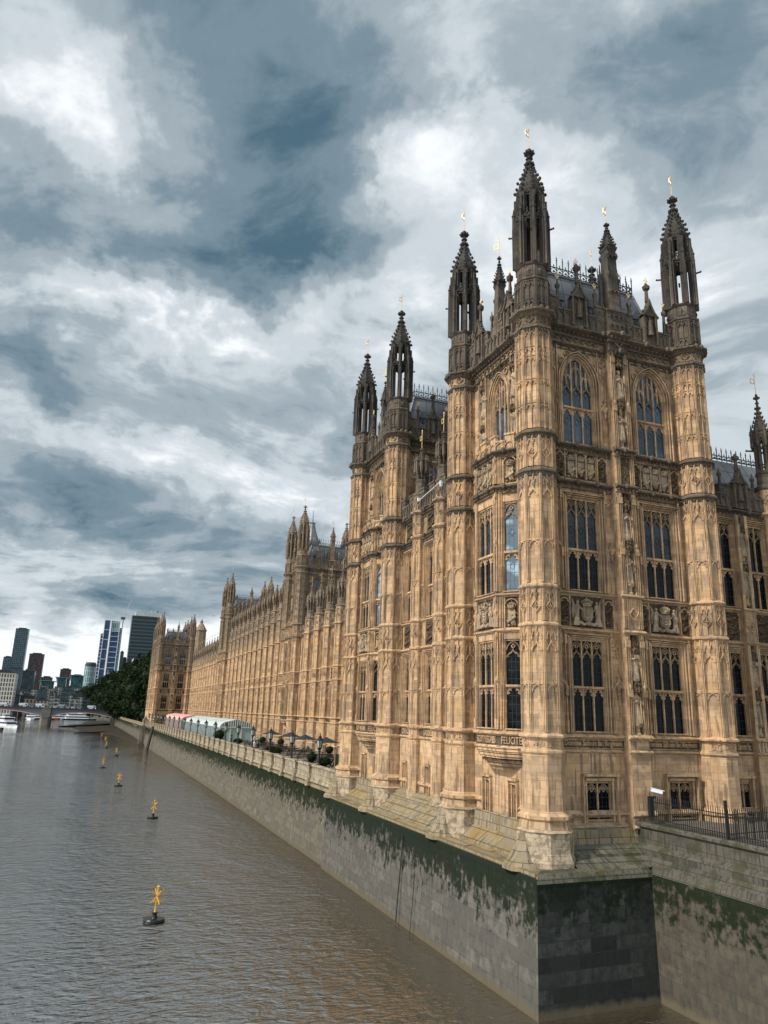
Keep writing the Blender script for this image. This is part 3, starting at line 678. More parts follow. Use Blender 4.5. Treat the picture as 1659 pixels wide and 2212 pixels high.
BADGE = badge_mesh('crowned_badges'); BADGE1 = badge_mesh('crowned_badges', 1, .75, 1.5)

# inscriptions: real raised lettering
def text_mesh(txt, width, height=.36):
    cu = bpy.data.curves.new('inscription', 'FONT'); cu.body = txt; cu.size = 1.0; cu.extrude = .06; cu.offset = .012
    cu.align_x = 'CENTER'; cu.resolution_u = 2
    o = bpy.data.objects.new('tmp', cu); sc.collection.objects.link(o)
    dg = bpy.context.evaluated_depsgraph_get(); me = bpy.data.meshes.new_from_object(o.evaluated_get(dg))
    bpy.data.objects.remove(o)
    xs = [v.co.x for v in me.vertices]; zs = [v.co.y for v in me.vertices]; w0 = max(xs)-min(xs); h0 = max(zs)-min(zs); cx = (max(xs)+min(xs))/2
    for v in me.vertices:
        x, y, z = v.co; v.co = ((x-cx)*width/w0, -z*.55, (y-min(zs))*height/h0)
    me.materials.clear(); me.materials.append(M['stone']); me.name = 'inscription'
    return me

WIN = dict(
    n1=window_mesh('window', 1.85, 4.45, 2.1, 3, gl='glass'),
    n2=window_mesh('window', 1.9, 4.9, 2.12, 3, head=1.15, gl='glass', glu='glass_mid'),
    n3=window_mesh('window', 1.95, 5.15, 2.1, 3, spring=3.6, gl='glass_up'),
    o1=window_mesh('window', 1.85, 4.45, 2.1, 3, gl='glass'), o1s=window_mesh('window', .85, 4.45, 2.1, 1, gl='glass'), o2s=window_mesh('window', .85, 4.9, 2.12, 1, head=1.15, gl='glass_pale'),
    e3=window_mesh('window', 1.7, 5.05, None, 3, spring=3.5, gl='glass_up'),
    g=window_mesh('window', 1.42, 1.72, None, 2, head=.55, gl='glass'), gs=window_mesh('window', .42, 1.55, None, 1, head=.3, gl='glass'),
    l1=window_mesh('window', .95, 4.45, 2.1, 2, gl='glass'), l2=window_mesh('window', .95, 4.9, 2.12, 2, head=1.15, gl='glass'),
    r1=window_mesh('window', 2.5, 4.4, 2.1, 4, gl='glass', stone_='stone_far'), r2=window_mesh('window', 2.5, 4.9, 2.12, 4, head=1.1, gl='glass', stone_='stone_far'),
    r3=window_mesh('window', 2.3, 2.4, None, 4, gl='glass', stone_='stone_far'))

# ------------------------------------------------------------------ tower panels
W_, D_ = 10.39, 8.29
WY = .32
def surround(mb, cx, w_, z0, z1, y=WY, m=0, arch=None):
    """splayed jamb mouldings round an opening"""
    for k, (o_, d) in enumerate(((.04, .07), (.15, .15), (.29, .21))):
        for s in (-1, 1): mb.box(cx+s*(w_/2+o_), cx+s*(w_/2+o_+.055), y-d, y, z0-.05, (arch or z1)+(.0 if arch else .06*k), m)
        if arch: mb.strip(arc(cx-w_/2-o_-.03, cx+w_/2+o_+.03, arch, z1-arch+o_, 7), .06, y-d, y, m)
        else: mb.box(cx-w_/2-o_, cx+w_/2+o_, y-d, y, z1+.04+.08*k, z1+.085+.08*k, m)
def north_panel(low=True, up=True, lift=0.0):
    mb = MB(); x0, x1 = .7, W_-.7; cs = (2.93, 7.82); pc = 5.38
    if low:
        holes = []
        for c in cs: holes += [(c-.925, c+.925, 10.98, 15.43), (c-.95, c+.95, 17.87, 22.77), (c-.72+.3, c+.72+.3, 7.0, 8.75)]
        for c in cs: holes += [(c-.95, c+.95, Z4+.14, Z3-.14, None, .12), (c-.95, c+.95, Z2+.22, Z1-.3, None, .12)]
        wallgrid(mb, x0, x1, 6.8, Z1, WY, holes)
        mb.box(x0, x1, WY-.06, WY+.3, 5.0, 6.9)
        string(mb, x0, x1, ZB, WY, .16, .3)
        string(mb, x0, x1, 6.72, WY-.06, .2, .2)
        string(mb, x0, x1, Z6, WY, .12, .2); string(mb, x0, x1, Z5, WY, .24, .26)
        mb.box(x0, x1, WY-.03, WY, Z6+.1, Z5-.12, 3)
        for a, b in ((x0+.35, 4.75), (6.0, x1-.2)):
            mb.box(a, b, WY-.06, WY-.03, Z6+.12, Z6+.16, 0); mb.box(a, b, WY-.06, WY-.03, Z5-.18, Z5-.14, 0)
        string(mb, x0, x1, Z4, WY, .2, .22); string(mb, x0, x1, Z3, WY, .17, .2)
        string(mb, x0, x1, Z2, WY, .28, .28, 1, .24); string(mb, x0, x1, Z1, WY, .32, .3, 1, .24)
        for c in cs:
            surround(mb, c, 1.85, 10.98, 15.43); surround(mb, c, 1.9, 17.87, 22.77)
            g = c+.3
            for k, (o_, d) in enumerate(((.0, .04), (.2, .16))):
                for s in (-1, 1): mb.box(g+s*(.72+o_), g+s*(.72+o_+.09), WY-d-.06, WY, 6.9, 8.78+o_)
                mb.box(g-.81-o_, g+.81+o_, WY-d-.14, WY, 8.76+o_, 8.88+o_)
            for z0, z1 in ((Z4+.14, Z3-.14), (Z2+.22, Z1-.3)):
                for s in (-1, 1):
                    for q in (1.02, 1.62): mb.box(c+s*q-.03, c+s*q+.03, WY-.09, WY, z0, z1)
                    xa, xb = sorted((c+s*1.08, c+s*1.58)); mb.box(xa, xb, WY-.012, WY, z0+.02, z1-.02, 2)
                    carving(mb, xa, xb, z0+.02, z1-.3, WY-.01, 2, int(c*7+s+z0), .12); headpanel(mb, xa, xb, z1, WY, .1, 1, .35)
        for z0, z1, zm in ((Z5+.18, Z4-.15, 13.1), (Z3+.18, Z2-.38, 20.0)):
            for c in cs:
                for s in (-1, 1):
                    shaft_foot(mb, c+s*1.38, z0, z1, zm, WY)
                    if s*(c-5) > 0 or True:
                        xx = c+s*1.7
                        if x0+.3 < xx < x1-.3: fleuron(mb, xx, WY, zm, .78)
                    xa, xb = sorted((c+s*1.45, c+s*1.9))
                    if xa > x0 and xb < x1:
                        headpanel(mb, xa, xb, z1, WY, .07, 1, .5); carving(mb, xa, xb, z1-.95, z1-.2, WY, 0, int(9*c+s), .07)
                        mb.strip(ogee(xa, xb, z1-1.35, .42), .06, WY-.07, WY); shafts(mb, (xa, xb), z0, z1, WY, .04, .05)
    if up:
        u = MB(); holes = [(c-.975, c+.975, 25.8, 31.0-.05, 29.4) for c in cs]
        wallgrid(u, x0, x1, Z1, ZC, WY, holes)
        string(u, x0, x1, ZF, WY, .2, .22, 1, .5); string(u, x0, x1, ZC, WY, .45, .34, 1, .30)
        for c in cs:
            surround(u, c, 1.95, 25.8, 30.95, arch=29.4)
            for s in (-1, 1):
                u.strip([(c+s*.62+.2*math.cos(t), 31.05+.2*math.sin(t)) for t in [i*PI/4 for i in range(9)]], .05, WY-.09, WY); u.octa(c+s*.62, WY-.03, 31.05, .08, .08, .08)
                u.strip([(c+s*1.0+.2*math.cos(t), 30.55+.22*math.sin(t)) for t in [i*PI/4 for i in range(9)]], .05, WY-.09, WY); u.octa(c+s*1.0, WY-.03, 30.55, .08, .08, .08)
                u.box(c+s*1.33-.03, c+s*1.33+.03, WY-.1, WY, Z1+.2, ZF-.12)
                xx = c+s*1.72
                if x0+.3 < xx < x1-.3: fleuron(u, xx, WY, 28.0, .8)
                xa, xb = sorted((c+s*1.45, c+s*1.9))
                if xa > x0 and xb < x1:
                    headpanel(u, xa, xb, ZF-.12, WY, .09, 1, .5); carving(u, xa, xb, ZF-1.2, ZF-.25, WY, 0, int(9*c+s), .1); u.strip(ogee(xa, xb, ZF-1.75, .5), .07, WY-.1, WY)
                    shafts(u, (xa, xb), Z1+.2, ZF-.12, WY, .04, .06)
            for i in range(-3, 4): quatre(u, c+i*.43, (ZF+ZC)/2-.02, .19, WY, .09)
        merlons(u, x0, x1, WY, cs, pc, ZC, 1, 1.2)
        mb.merge(u, Matrix.Translation((0, 0, lift)))
    # middle pier with statue niches
    p = MB(); y1_, y0_ = WY, -.22
    zs = [(5.0, Z5+.15, 0), (Z5+.15, Z4-.1, 1), (Z4-.1, Z3+.12, 0), (Z3+.12, Z2-.3, 1), (Z2-.3, Z1+.15, 0), (Z1+.15, ZF-.1, 1), (ZF-.1, 34.1, 0)]
    for z0, z1, nich in zs:
        hi_ = z0 > Z1
        if (hi_ and not up) or (not hi_ and not low): continue
        dz_ = lift if hi_ else 0
        m_ = 1 if z0 > 31 else 0
        if nich:
            for s in (-1, 1):
                p.box(pc+s*.30, pc+s*.58, y0_+.06, y1_, z0+dz_, z1+dz_, 0)
                for q in (.32, .43, .54): p.box(pc+s*q-.025, pc+s*q+.025, y0_-.02, y0_+.07, z0+dz_, z1+dz_, 0)
                for zc_ in (z0+(z1-z0)*.44, z1-.3): p.box(pc+s*.30, pc+s*.58, y0_-.06, y0_+.1, zc_-.35+dz_, zc_+dz_, 0); p.octa(pc+s*.44, y0_-.02, zc_+.15+dz_, .1, .08, .25, 0)
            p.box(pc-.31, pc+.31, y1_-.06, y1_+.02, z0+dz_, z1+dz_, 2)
            for zz in (z0+(z1-z0)*.43, z1-.85): canopy(p, pc, y0_+.14, zz+dz_, 2, .9)
        else:
            p.box(pc-.58, pc+.58, y0_+.02, y1_+(.3 if z0 > 31 else 0), z0+dz_, z1+dz_, m_)
            if z1 < 26 and z0 > 8:
                for s in (-1, 1):
                    for q in (.34, .45, .56): p.box(pc+s*q-.022, pc+s*q+.022, y0_-.04, y0_+.03, z0+.3, z1-.3, 0)
                if z0 < 20: diamond(p, pc, (z0+z1)/2, .26, y0_-.0, .07)
                else: p.box(pc-.3, pc+.3, y0_-.0, y0_+.03, z0+.4, z1-.4, 2)
    if low:
        for z, pr_, h, b, m_ in ((ZB, .16, .3, 0, 0), (6.72, .2, .2, 0, 0), (Z6, .1, .2, 0, 0), (Z5, .16, .26, 0, 0), (Z4, .14, .22, 0, 0), (Z3, .12, .2, 0, 0), (Z2, .2, .28, .24, 1), (Z1, .24, .3, .24, 1)): string(p, pc-.7, pc+.7, z, y0_, pr_, h, m_, b)
    if up:
        q = MB()
        string(q, pc-.7, pc+.7, ZF, y0_, .15, .22, 1, .3); string(q, pc-.72, pc+.72, ZC, y0_, .38, .34, 1, .3)
        quatre(q, pc, (ZF+ZC)/2, .24, y0_, .08, 0)
        # pinnacle above the pier
        for z in (33.4, 34.0): headpanel(q, pc-.5, pc+.5, z, y0_, .06, 3, .3, 1)
        string(q, pc-.66, pc+.66, 34.12, y0_+.02, .12, .2, 1)
        q.lathe([(34.1, .62), (34.5, .50), (38.2, .43), (38.35, .52), (38.5, .52)], pc, .2, 4, m=1)
        for k in range(4):
            for zz in (35.4, 36.6, 37.9): q.octa(pc+.46*math.cos(PI/4+k*PI/2), .2+.46*math.sin(PI/4+k*PI/2), zz, .12, .12, .26, 1)
        for zz in (35.6, 37.95):
            for s in (-1, 1): q.strip(arc(pc-.3 if s < 0 else pc, pc if s < 0 else pc+.3, zz-.3, .22, 3), .05, -.22, -.1, 1)
        for s in (-1, 1): q.lathe([(34.1, .14), (36.2, .1), (36.6, .14), (36.7, .06), (37.3, .02)], pc+s*.62, .25, 4, m=1)
        g = MB(); lantern(g, 38.4, .40, 0, .0, 0, 1.85, .1, 1); q.merge(g, Matrix.Translation((pc, .2, .0)))
        p.merge(q, Matrix.Translation((0, 0, lift)))
    mb.merge(p)
    return mb
def merlons(u, x0, x1, y, gables=(), skip=None, z=ZC, m=1, h=1.0):
    y = y-.34
    """panelled, crenellated parapet with gabled niches and gilt finials"""
    u.box(x0, x1, y, y+.28, z+.1, z+h*.85, m)
    n = int((x1-x0)/.42); st = (x1-x0)/n
    for i in range(n):
        a = x0+i*st; mx = a+st/2
        u.strip(arc(a+.03, a+st-.03, z+h*.5, .24*h, 3), .05, y-.06, y, m); u.box(a-.03, a+.03, y-.08, y, z+.2, z+h*.85, m)
        if any(abs(mx-g) < .45 for g in gables) or (skip and abs(mx-skip) < .6): continue
        if (i//2) % 2 == 0:
            u.box(a, a+st, y-.02, y+.3, z+h*.85, z+h*1.42, m); u.box(a-.03, a+st+.03, y-.07, y+.34, z+h*1.36, z+h*1.46, m)
            u.strip(arc(a+.08, a+st-.08, z+h*1.0, .2*h, 3), .04, y-.06, y, m)
        else: u.box(a-.03, a+st+.03, y-.07, y+.34, z+h*.80, z+h*.89, m)
    for g in gables:
        u.box(g-.5, g-.38, y-.2, y+.26, z+.1, z+1.6*h, m); u.box(g+.38, g+.5, y-.2, y+.26, z+.1, z+1.6*h, m); u.box(g-.34, g+.34, y-.02, y+.25, z+.1, z+1.75*h, m)
        u.prism([(g-.5, z+1.6*h), (g+.5, z+1.6*h), (g+.08, z+2.2*h), (g, z+2.3*h), (g-.08, z+2.2*h)], y-.16, y+.1, m)
        u.strip([(g-.58, z+1.5*h), (g-.3, z+1.75*h), (g-.1, z+2.1*h), (g, z+2.45*h), (g+.1, z+2.1*h), (g+.3, z+1.75*h), (g+.58, z+1.5*h)], .1, y-.26, y+.1, m)
        for s in (-1, 1):
            for q in (.2, .45): u.octa(g+s*q, y-.1, z+(2.25-q)*h, .08, .1, .11, m)
        quatre(u, g, z+1.65*h, .16, y-.02, .1, m)
        u.lathe([(z+.5*h, .2), (z+.62*h, .17), (z+1.1*h, .12), (z+1.25*h, .15), (z+1.32*h, .06), (z+1.4*h, .08), (z+1.5*h, .02)], g, y-.14, 8, m=m)
        u.lathe([(z+2.4*h, .13), (z+3.0*h, .09), (z+3.1*h, .2), (z+3.25*h, .23), (z+3.35*h, .1), (z+3.45*h, .05)], g, y+.0, 6, m=m)
        u.ball(g, y, z+3.5*h, .06, .06, .09, 3+1, 6, 4) if False else None
    for i, g in enumerate(gables):
        for s in (-1, 1):
            x = g+s*1.25
            if x0+.1 < x < x1-.1 and not (skip and abs(x-skip) < .5):
                u.lathe([(z+.8*h, .12), (z+1.9*h, .08), (z+2.0*h, .14), (z+2.12*h, .14), (z+2.2*h, .06), (z+2.45*h, .02)], x, y+.1, 6, m=m)
def finials_mesh(name, pts):       # gilded tips
    g = MB()
    for x, y, z, s in pts:
        g.ball(x, y, z, .06*s, .06*s, .07*s, 0, 6, 4)
        for dx_, dz_ in ((.09, .14), (-.09, .14), (0, .26), (0, .1)): g.octa(x+dx_*s, y, z+dz_*s, .055*s, .03*s, .075*s)
    return g.mesh(name, ['gold'])
def east_panel(low=True, up=True, lift=0.0):
    """frame: x=0 at far turret axis, x=D_ at near turret axis; canted oriel in the middle"""
    mb = MB(); x0, x1 = .7, D_-.7; c = 4.15
    if low:
        holes = [(c-1.75-.21, c-1.75+.21, 6.75, 8.3), (c+.95-.21, c+.95+.21, 6.75, 8.3)]
        wallgrid(mb, x0, x1, 6.5, Z1, WY, holes)
        mb.box(x0, x1, WY-.06, WY+.3, 5.0, 6.6); string(mb, x0, c-2.25, ZB, WY, .14, .26); string(mb, c+1.5, x1, ZB, WY, .14, .26)
        for h_ in (c-1.75, c+.95):
            for k, (o_, d) in enumerate(((.0, .04), (.16, .16))):
                for s in (-1, 1): mb.box(h_+s*(.21+o_), h_+s*(.21+o_+.09), WY-d, WY, 6.7, 8.35+o_)
                mb.box(h_-.3-o_, h_+.3+o_, WY-d-.06, WY, 8.32+o_, 8.44+o_)
        for z, pr_, h, b, m_ in ((Z6, .12, .2, 0, 0), (Z5, .22, .26, 0, 0), (Z4, .18, .22, 0, 0), (Z3, .16, .2, 0, 0), (Z2, .26, .28, .24, 1), (Z1, .3, .3, .24, 1)):
            string(mb, x0, c-2.4, z, WY, pr_, h, m_, b); string(mb, c+2.4, x1, z, WY, pr_, h, m_, b)
        mb.box(x0, x1, WY-.03, WY, Z6+.1, Z5-.12, 3)
        for z0, z1 in ((Z5+.18, Z4-.15), (Z3+.18, Z2-.38), (Z4+.15, Z3-.12)):
            shafts(mb, (x0+.42, x0+.55, x1-.42, x1-.55), z0, z1, WY, .05, .1)
            for s in (-1, 1):
                fleuron(mb, c+s*2.75, WY, (z0+z1)/2-.1, .5)
        # oriel: front + two canted sides
        fr = MB(); hw = 1.12
        wallgrid(fr, -hw, hw, Z6, Z1, 0, [(-.925, .925, 10.98, 15.43), (-.95, .95, 17.87, 22.77), (-.95, .95, Z4+.14, Z3-.14, None, .12), (-.95, .95, Z2+.22, Z1-.3, None, .12)])
        sd_ = MB(); L = math.hypot(1.32, 1.0); hs = L/2
        wallgrid(sd_, -hs, hs, Z6, Z1, 0, [(-.425, .425, 10.98, 15.43), (-.425, .425, 17.87, 22.77), (-.375, .375, Z4+.14, Z3-.14, None, .1), (-.375, .375, Z2+.22, Z1-.3, None, .1)])
        for q, h_, ww in ((fr, hw, 1.85), (sd_, hs, .85)):
            for z, pr_, h, b, m_ in ((Z6, .12, .2, 0, 0), (Z5, .2, .26, 0, 0), (Z4, .16, .22, 0, 0), (Z3, .15, .2, 0, 0), (Z2, .24, .28, .24, 1), (Z1, .28, .3, .24, 1)): string(q, -h_-.06, h_+.06, z, 0, pr_, h, m_, b)
            q.box(-h_, h_, -.03, 0, Z6+.1, Z5-.12, 3)
            for z0, z1 in ((Z5+.18, Z4-.15), (Z3+.18, Z2-.38), (Z4+.15, Z3-.12), (Z2+.2, Z1-.3)):
                shafts(q, (-h_+.05, h_-.05, -h_+.17, h_-.17), z0, z1, 0, .055, .1)
                if ww < 1: shafts(q, (-.5, .5, -.6, .6), z0, z1, 0, .04, .07)
                mb_ = z1-z0
                for s in (-1, 1): q.box(s*h_-.09, s*h_+.09, -.14, .05, z0, z0+.5); q.octa(s*h_, -.08, z1-.2, .1, .12, .35, 0); q.octa(s*h_, -.08, (z0+z1)/2, .1, .12, .3, 0)
            # balcony above
            for i in range(max(2, int(2*h_/.45))):
                n_ = max(2, int(2*h_/.45)); st = 2*h_/n_; a = -h_+i*st
                q.box(a, a+st, 0, .16, Z1+.1, Z1+(1.0 if i % 2 else .62)); q.box(a-.03, a+st+.03, -.06, .2, Z1+(.95 if i % 2 else .57), Z1+(1.05 if i % 2 else .67))
                q.strip(arc(a+.04, a+st-.04, Z1+.35, .2, 3), .05, -.06, 0); q.box(a-.03, a+.03, -.09, 0, Z1+.1, Z1+.6)
        mb.merge(fr, Matrix.Translation((c, WY-1.0, 0)))
        mb.merge(sd_, T(c+hw+.66, WY-.5, 0, math.atan2(1.0, 1.32))); mb.merge(sd_, T(c-hw-.66, WY-.5, 0, -math.atan2(1.0, 1.32)))
        poly = lambda s, d: [(c-(hw+1.32)*s, WY), (c+(hw+1.32)*s, WY), (c+hw*s+.0, WY-d), (c-hw*s, WY-d)]
        mb.flat(poly(1, .99), Z1-.02, Z1+.12, 0)
        steps = [(10.02, 1.02, 1.04), (9.9, .99, .98), (9.78, .95, .93), (9.66, .90, .87), (9.52, .84, .80), (9.40, .74, .70), (9.30, .68, .62), (9.2, .60, .52), (9.1, .5, .42), (9.0, .4, .30)]
        for i in range(len(steps)-1):
            mb.flat(poly(steps[i][1], steps[i][2]), steps[i+1][0]+(.03 if i % 2 else 0), steps[i][0], 2 if i == 4 else 0)
    if up:
        u = MB(); wallgrid(u, x0, x1, Z1, ZC, WY, [(c-.85, c+.85, 25.85, 30.9, 29.35)])
        string(u, x0, x1, ZF, WY, .2, .22, 1, .5); string(u, x0, x1, ZC, WY, .45, .34, 1, .30)
        surround(u, c, 1.7, 25.85, 30.9, arch=29.35)
        for s in (-1, 1):
            px_ = c+s*1.75
            for q_ in (-.26, .26): u.box(px_+q_-.05, px_+q_+.05, WY-.22, WY, Z1+.2, ZF-.1)
            u.box(px_-.22, px_+.22, WY-.03, WY, Z1+.2, ZF-.1, 2)
            for zz in (28.1, 30.7): canopy(u, px_, WY-.16, zz, 2, .8)
            shafts(u, (c+s*2.25, c+s*2.4, c+s*2.6, c+s*1.25, c+s*1.38), Z1+.2, ZF-.1, WY, .05, .09)
            u.strip([(c+s*.72+.2*math.cos(t), 31.0+.2*math.sin(t)) for t in [i*PI/4 for i in range(9)]], .05, WY-.09, WY)
            fleuron(u, c+s*2.45, WY, 28.0, .5)
        for i in range(-6, 7): quatre(u, c+i*.47, (ZF+ZC)/2-.02, .2, WY, .09)
        merlons(u, x0, x1, WY, (c-1.8, c+1.8), c, ZC, 1, 1.2)
        # slim pinnacle in the middle of the parapet
        u.box(c-.45, c+.45, WY-.3, WY+.3, ZC+.1, 34.3, 1); u.lathe([(34.3, .42), (37.0, .30), (37.1, .38)], c, WY, 4, m=1)
        for zz in (35.0, 36.0, 37.0):
            for k in range(4): u.octa(c+.33*math.cos(PI/4+k*PI/2), WY+.33*math.sin(PI/4+k*PI/2), zz, .1, .1, .25, 1)
        g = MB(); lantern(g, 37.1, .30, 0, 0, 0, 1.95, .1, 1); u.merge(g, Matrix.Translation((c, WY, 0)))
        mb.merge(u, Matrix.Translation((0, 0, lift)))
    return mb
def roof_mesh(w_, d, z0, z1, ins, mats=('lead', 'cresting')):
    mb = MB(); a, b = .9, .9
    lo = [(a, b), (w_-a, b), (w_-a, d-b), (a, d-b)]; hi = [(a+ins, b+ins*.8), (w_-a-ins, b+ins*.8), (w_-a-ins, d-b-ins*.8), (a+ins, d-b-ins*.8)]
    for i in range(4):
        j = (i+1) % 4; mb.quad([(*lo[i], z0), (*lo[j], z0), (*hi[j], z1), (*hi[i], z1)], 0)
    mb.quad([(*p, z1) for p in hi], 0)
    for i in range(4):       # roll mouldings on hips and eaves
        j = (i+1) % 4; mb.tube((*lo[i], z0), (*hi[i], z1), .09, .09, 5, 0); mb.tube((*hi[i], z1), (*hi[j], z1), .08, .08, 5, 0)
    # small dormers
    for k, (p, q) in enumerate(((lo[0], lo[1]), (lo[3], lo[0]))):
        for t in (.2, .42, .62, .82):
            x = p[0]+(q[0]-p[0])*t; y = p[1]+(q[1]-p[1])*t; g = MB()
            g.box(-.2, .2, -.05, .5, 0, .7, 0); g.prism([(-.28, .65), (.28, .65), (0, 1.25)], -.14, .6, 0); g.box(-.1, .1, -.07, 0, .15, .55, 1)
            f = .42; mb.merge(g, Matrix.Translation((x+(ins*f if k else 0), y+(ins*.8*f if not k else 0), z0+(z1-z0)*f-.35)) @ Matrix.Rotation(0 if not k else -PI/2, 4, 'Z'))
    return mb.mesh('roof', list(mats)), hi
def crest_mesh(hi, z, st=.42, h=.85):
    mb = MB(); n = len(hi)
    for i in range(n):
        p, q = Vector((*hi[i], 0)), Vector((*hi[(i+1) % n], 0)); L = (q-p).length
        if L < .1: continue
        k = max(1, round(L/st)); g = MB(); s = L/k
        g.box(0, L, -.02, .02, .10, .15); g.box(0, L, -.02, .02, h*.62, h*.67)
        for j in range(k+1):
            x = j*s; g.box(x-.02, x+.02, -.02, .02, 0, h*1.2); g.octa(x, 0, h*1.25, .09, .04, .06); g.octa(x, 0, h*1.4, .045, .04, .16); g.octa(x, 0, h*1.08, .07, .03, .04)
            if j < k:
                g.strip(arc(x, x+s, h*.3, h*.3, 3), .035, -.015, .015); g.strip([(x, .12), (x+s/2, h*.42), (x+s, .12)], .035, -.015, .015); g.octa(x+s/2, 0, h*.78, .05, .03, .13)
                g.octa(x+s/2, 0, h*.3, .07, .03, .09)
        mb.merge(g, Matrix.Translation((p.x, p.y, z)) @ Matrix.Rotation(math.atan2(q.y-p.y, q.x-p.x), 4, 'Z'))
    return mb.mesh('cresting', ['cresting'])

# ------------------------------------------------------------------ the palace
palace = thing('palace', 'long honey-coloured gothic stone palace with dark pinnacled towers rising from the river wall', 'palace', T(5, 5, 5))
TM = {'near': ['stone', 'sooty', 'carved', 'stone_band'], 'far': ['stone_far', 'sooty_far', 'carved', 'stone_band']}
TUR = {'near': turret_mesh('turret', TM['near']), 'far': turret_mesh('turret', TM['far']), 'tall': turret_mesh('turret', TM['far'], 6, 2.9)}
ROOF, HI = roof_mesh(W_, D_, 33.0, 37.0, 1.15)
CREST = crest_mesh(HI, 37.0)
def tower_body(mats, lift=0.0):
    mb = MB()
    mb.merge(north_panel(True, True, lift)); mb.merge(east_panel(True, True, lift), T(0, D_, 0, -PI/2))
    if lift:
        for mtx, L in ((T(), W_), (T(0, D_, 0, -PI/2), D_)):
            g = MB(); g.quad([(.7, WY, Z1), (L-.7, WY, Z1), (L-.7, WY, Z1+lift), (.7, WY, Z1+lift)])
            n = int((L-1.4)/.5)
            for i in range(n+1): g.box(.7+i*.5-.03, .7+i*.5+.03, WY-.08, WY, Z1+.1, Z1+lift-.1)
            for i in range(n): headpanel(g, .7+i*.5, 1.2+i*.5, Z1+lift-.2, WY, .07, 1, .4)
            string(g, .7, L-.7, Z1+lift, WY, .3, .3, 1, .3)
            mb.merge(g, mtx)
    # plain backs (west and south) and a core that keeps daylight out
    for mtx, L in ((T(W_, 0, 0, PI/2), D_), (T(W_, D_, 0, PI), W_)):
        g = MB(); g.quad([(.7, WY, 5), (L-.7, WY, 5), (L-.7, WY, ZC+1+lift), (.7, WY, ZC+1+lift)])
        for z, m_ in ((Z6, 0), (Z5, 0), (Z4, 0), (Z3, 0), (Z2, 1), (Z1, 1), (ZF+lift, 1), (ZC+lift, 1)): string(g, .7, L-.7, z, WY, .25, .26, m_)
        n = int((L-1.4)/.42)
        for i in range(n):
            if i % 3 == 0: g.box(.7+i*.42, 1.12+i*.42, WY, WY+.28, ZC+1+lift, ZC+1.45+lift, 1)
        mb.merge(g, mtx)
    mb.box(1.0, W_-1.0, 1.0, D_-1.0, 5, ZC+.2+lift, 2)
    mb.quad([(.3, .3, ZC+.3+lift), (W_-.3, .3, ZC+.3+lift), (W_-.3, D_-.3, ZC+.3+lift), (.3, D_-.3, ZC+.3+lift)], 1)
    return mb.mesh('tower', mats)
BODY = {'near': tower_body(TM['near']), 'far': tower_body(TM['far']), 'tall': tower_body(TM['far'], 2.9)}
cs_n = (2.93, 7.82)
g = MB()
for k in (4, 5):
    a = PI/8+k*PI/4-PI/4
g.lathe([(5.12, 1.02), (5.3, 1.0), (5.6, .72), (6.1, .42), (6.6, .22), (6.75, .1)], -1.08, 0, 8)
FOOT = g.mesh('turret_foot', ['ledge'])
FIN = finials_mesh('gilded_finial', [(0, 0, 0, 1)])
FIN_N = [(g, WY-.34, ZC+4.18) for g in cs_n]+[(g+s*1.25, WY-.24, ZC+2.95) for g in cs_n for s in (-1, 1) if abs(g+s*1.25-5.38) > .5]
FIN_E = [(g, WY-.34, ZC+4.18) for g in (2.35, 5.95)]
def inscribe(parent, mtx, txt, x, y, wd): link('inscription', text_mesh(txt, wd), parent, mtx @ T(x, y, Z6+.17))
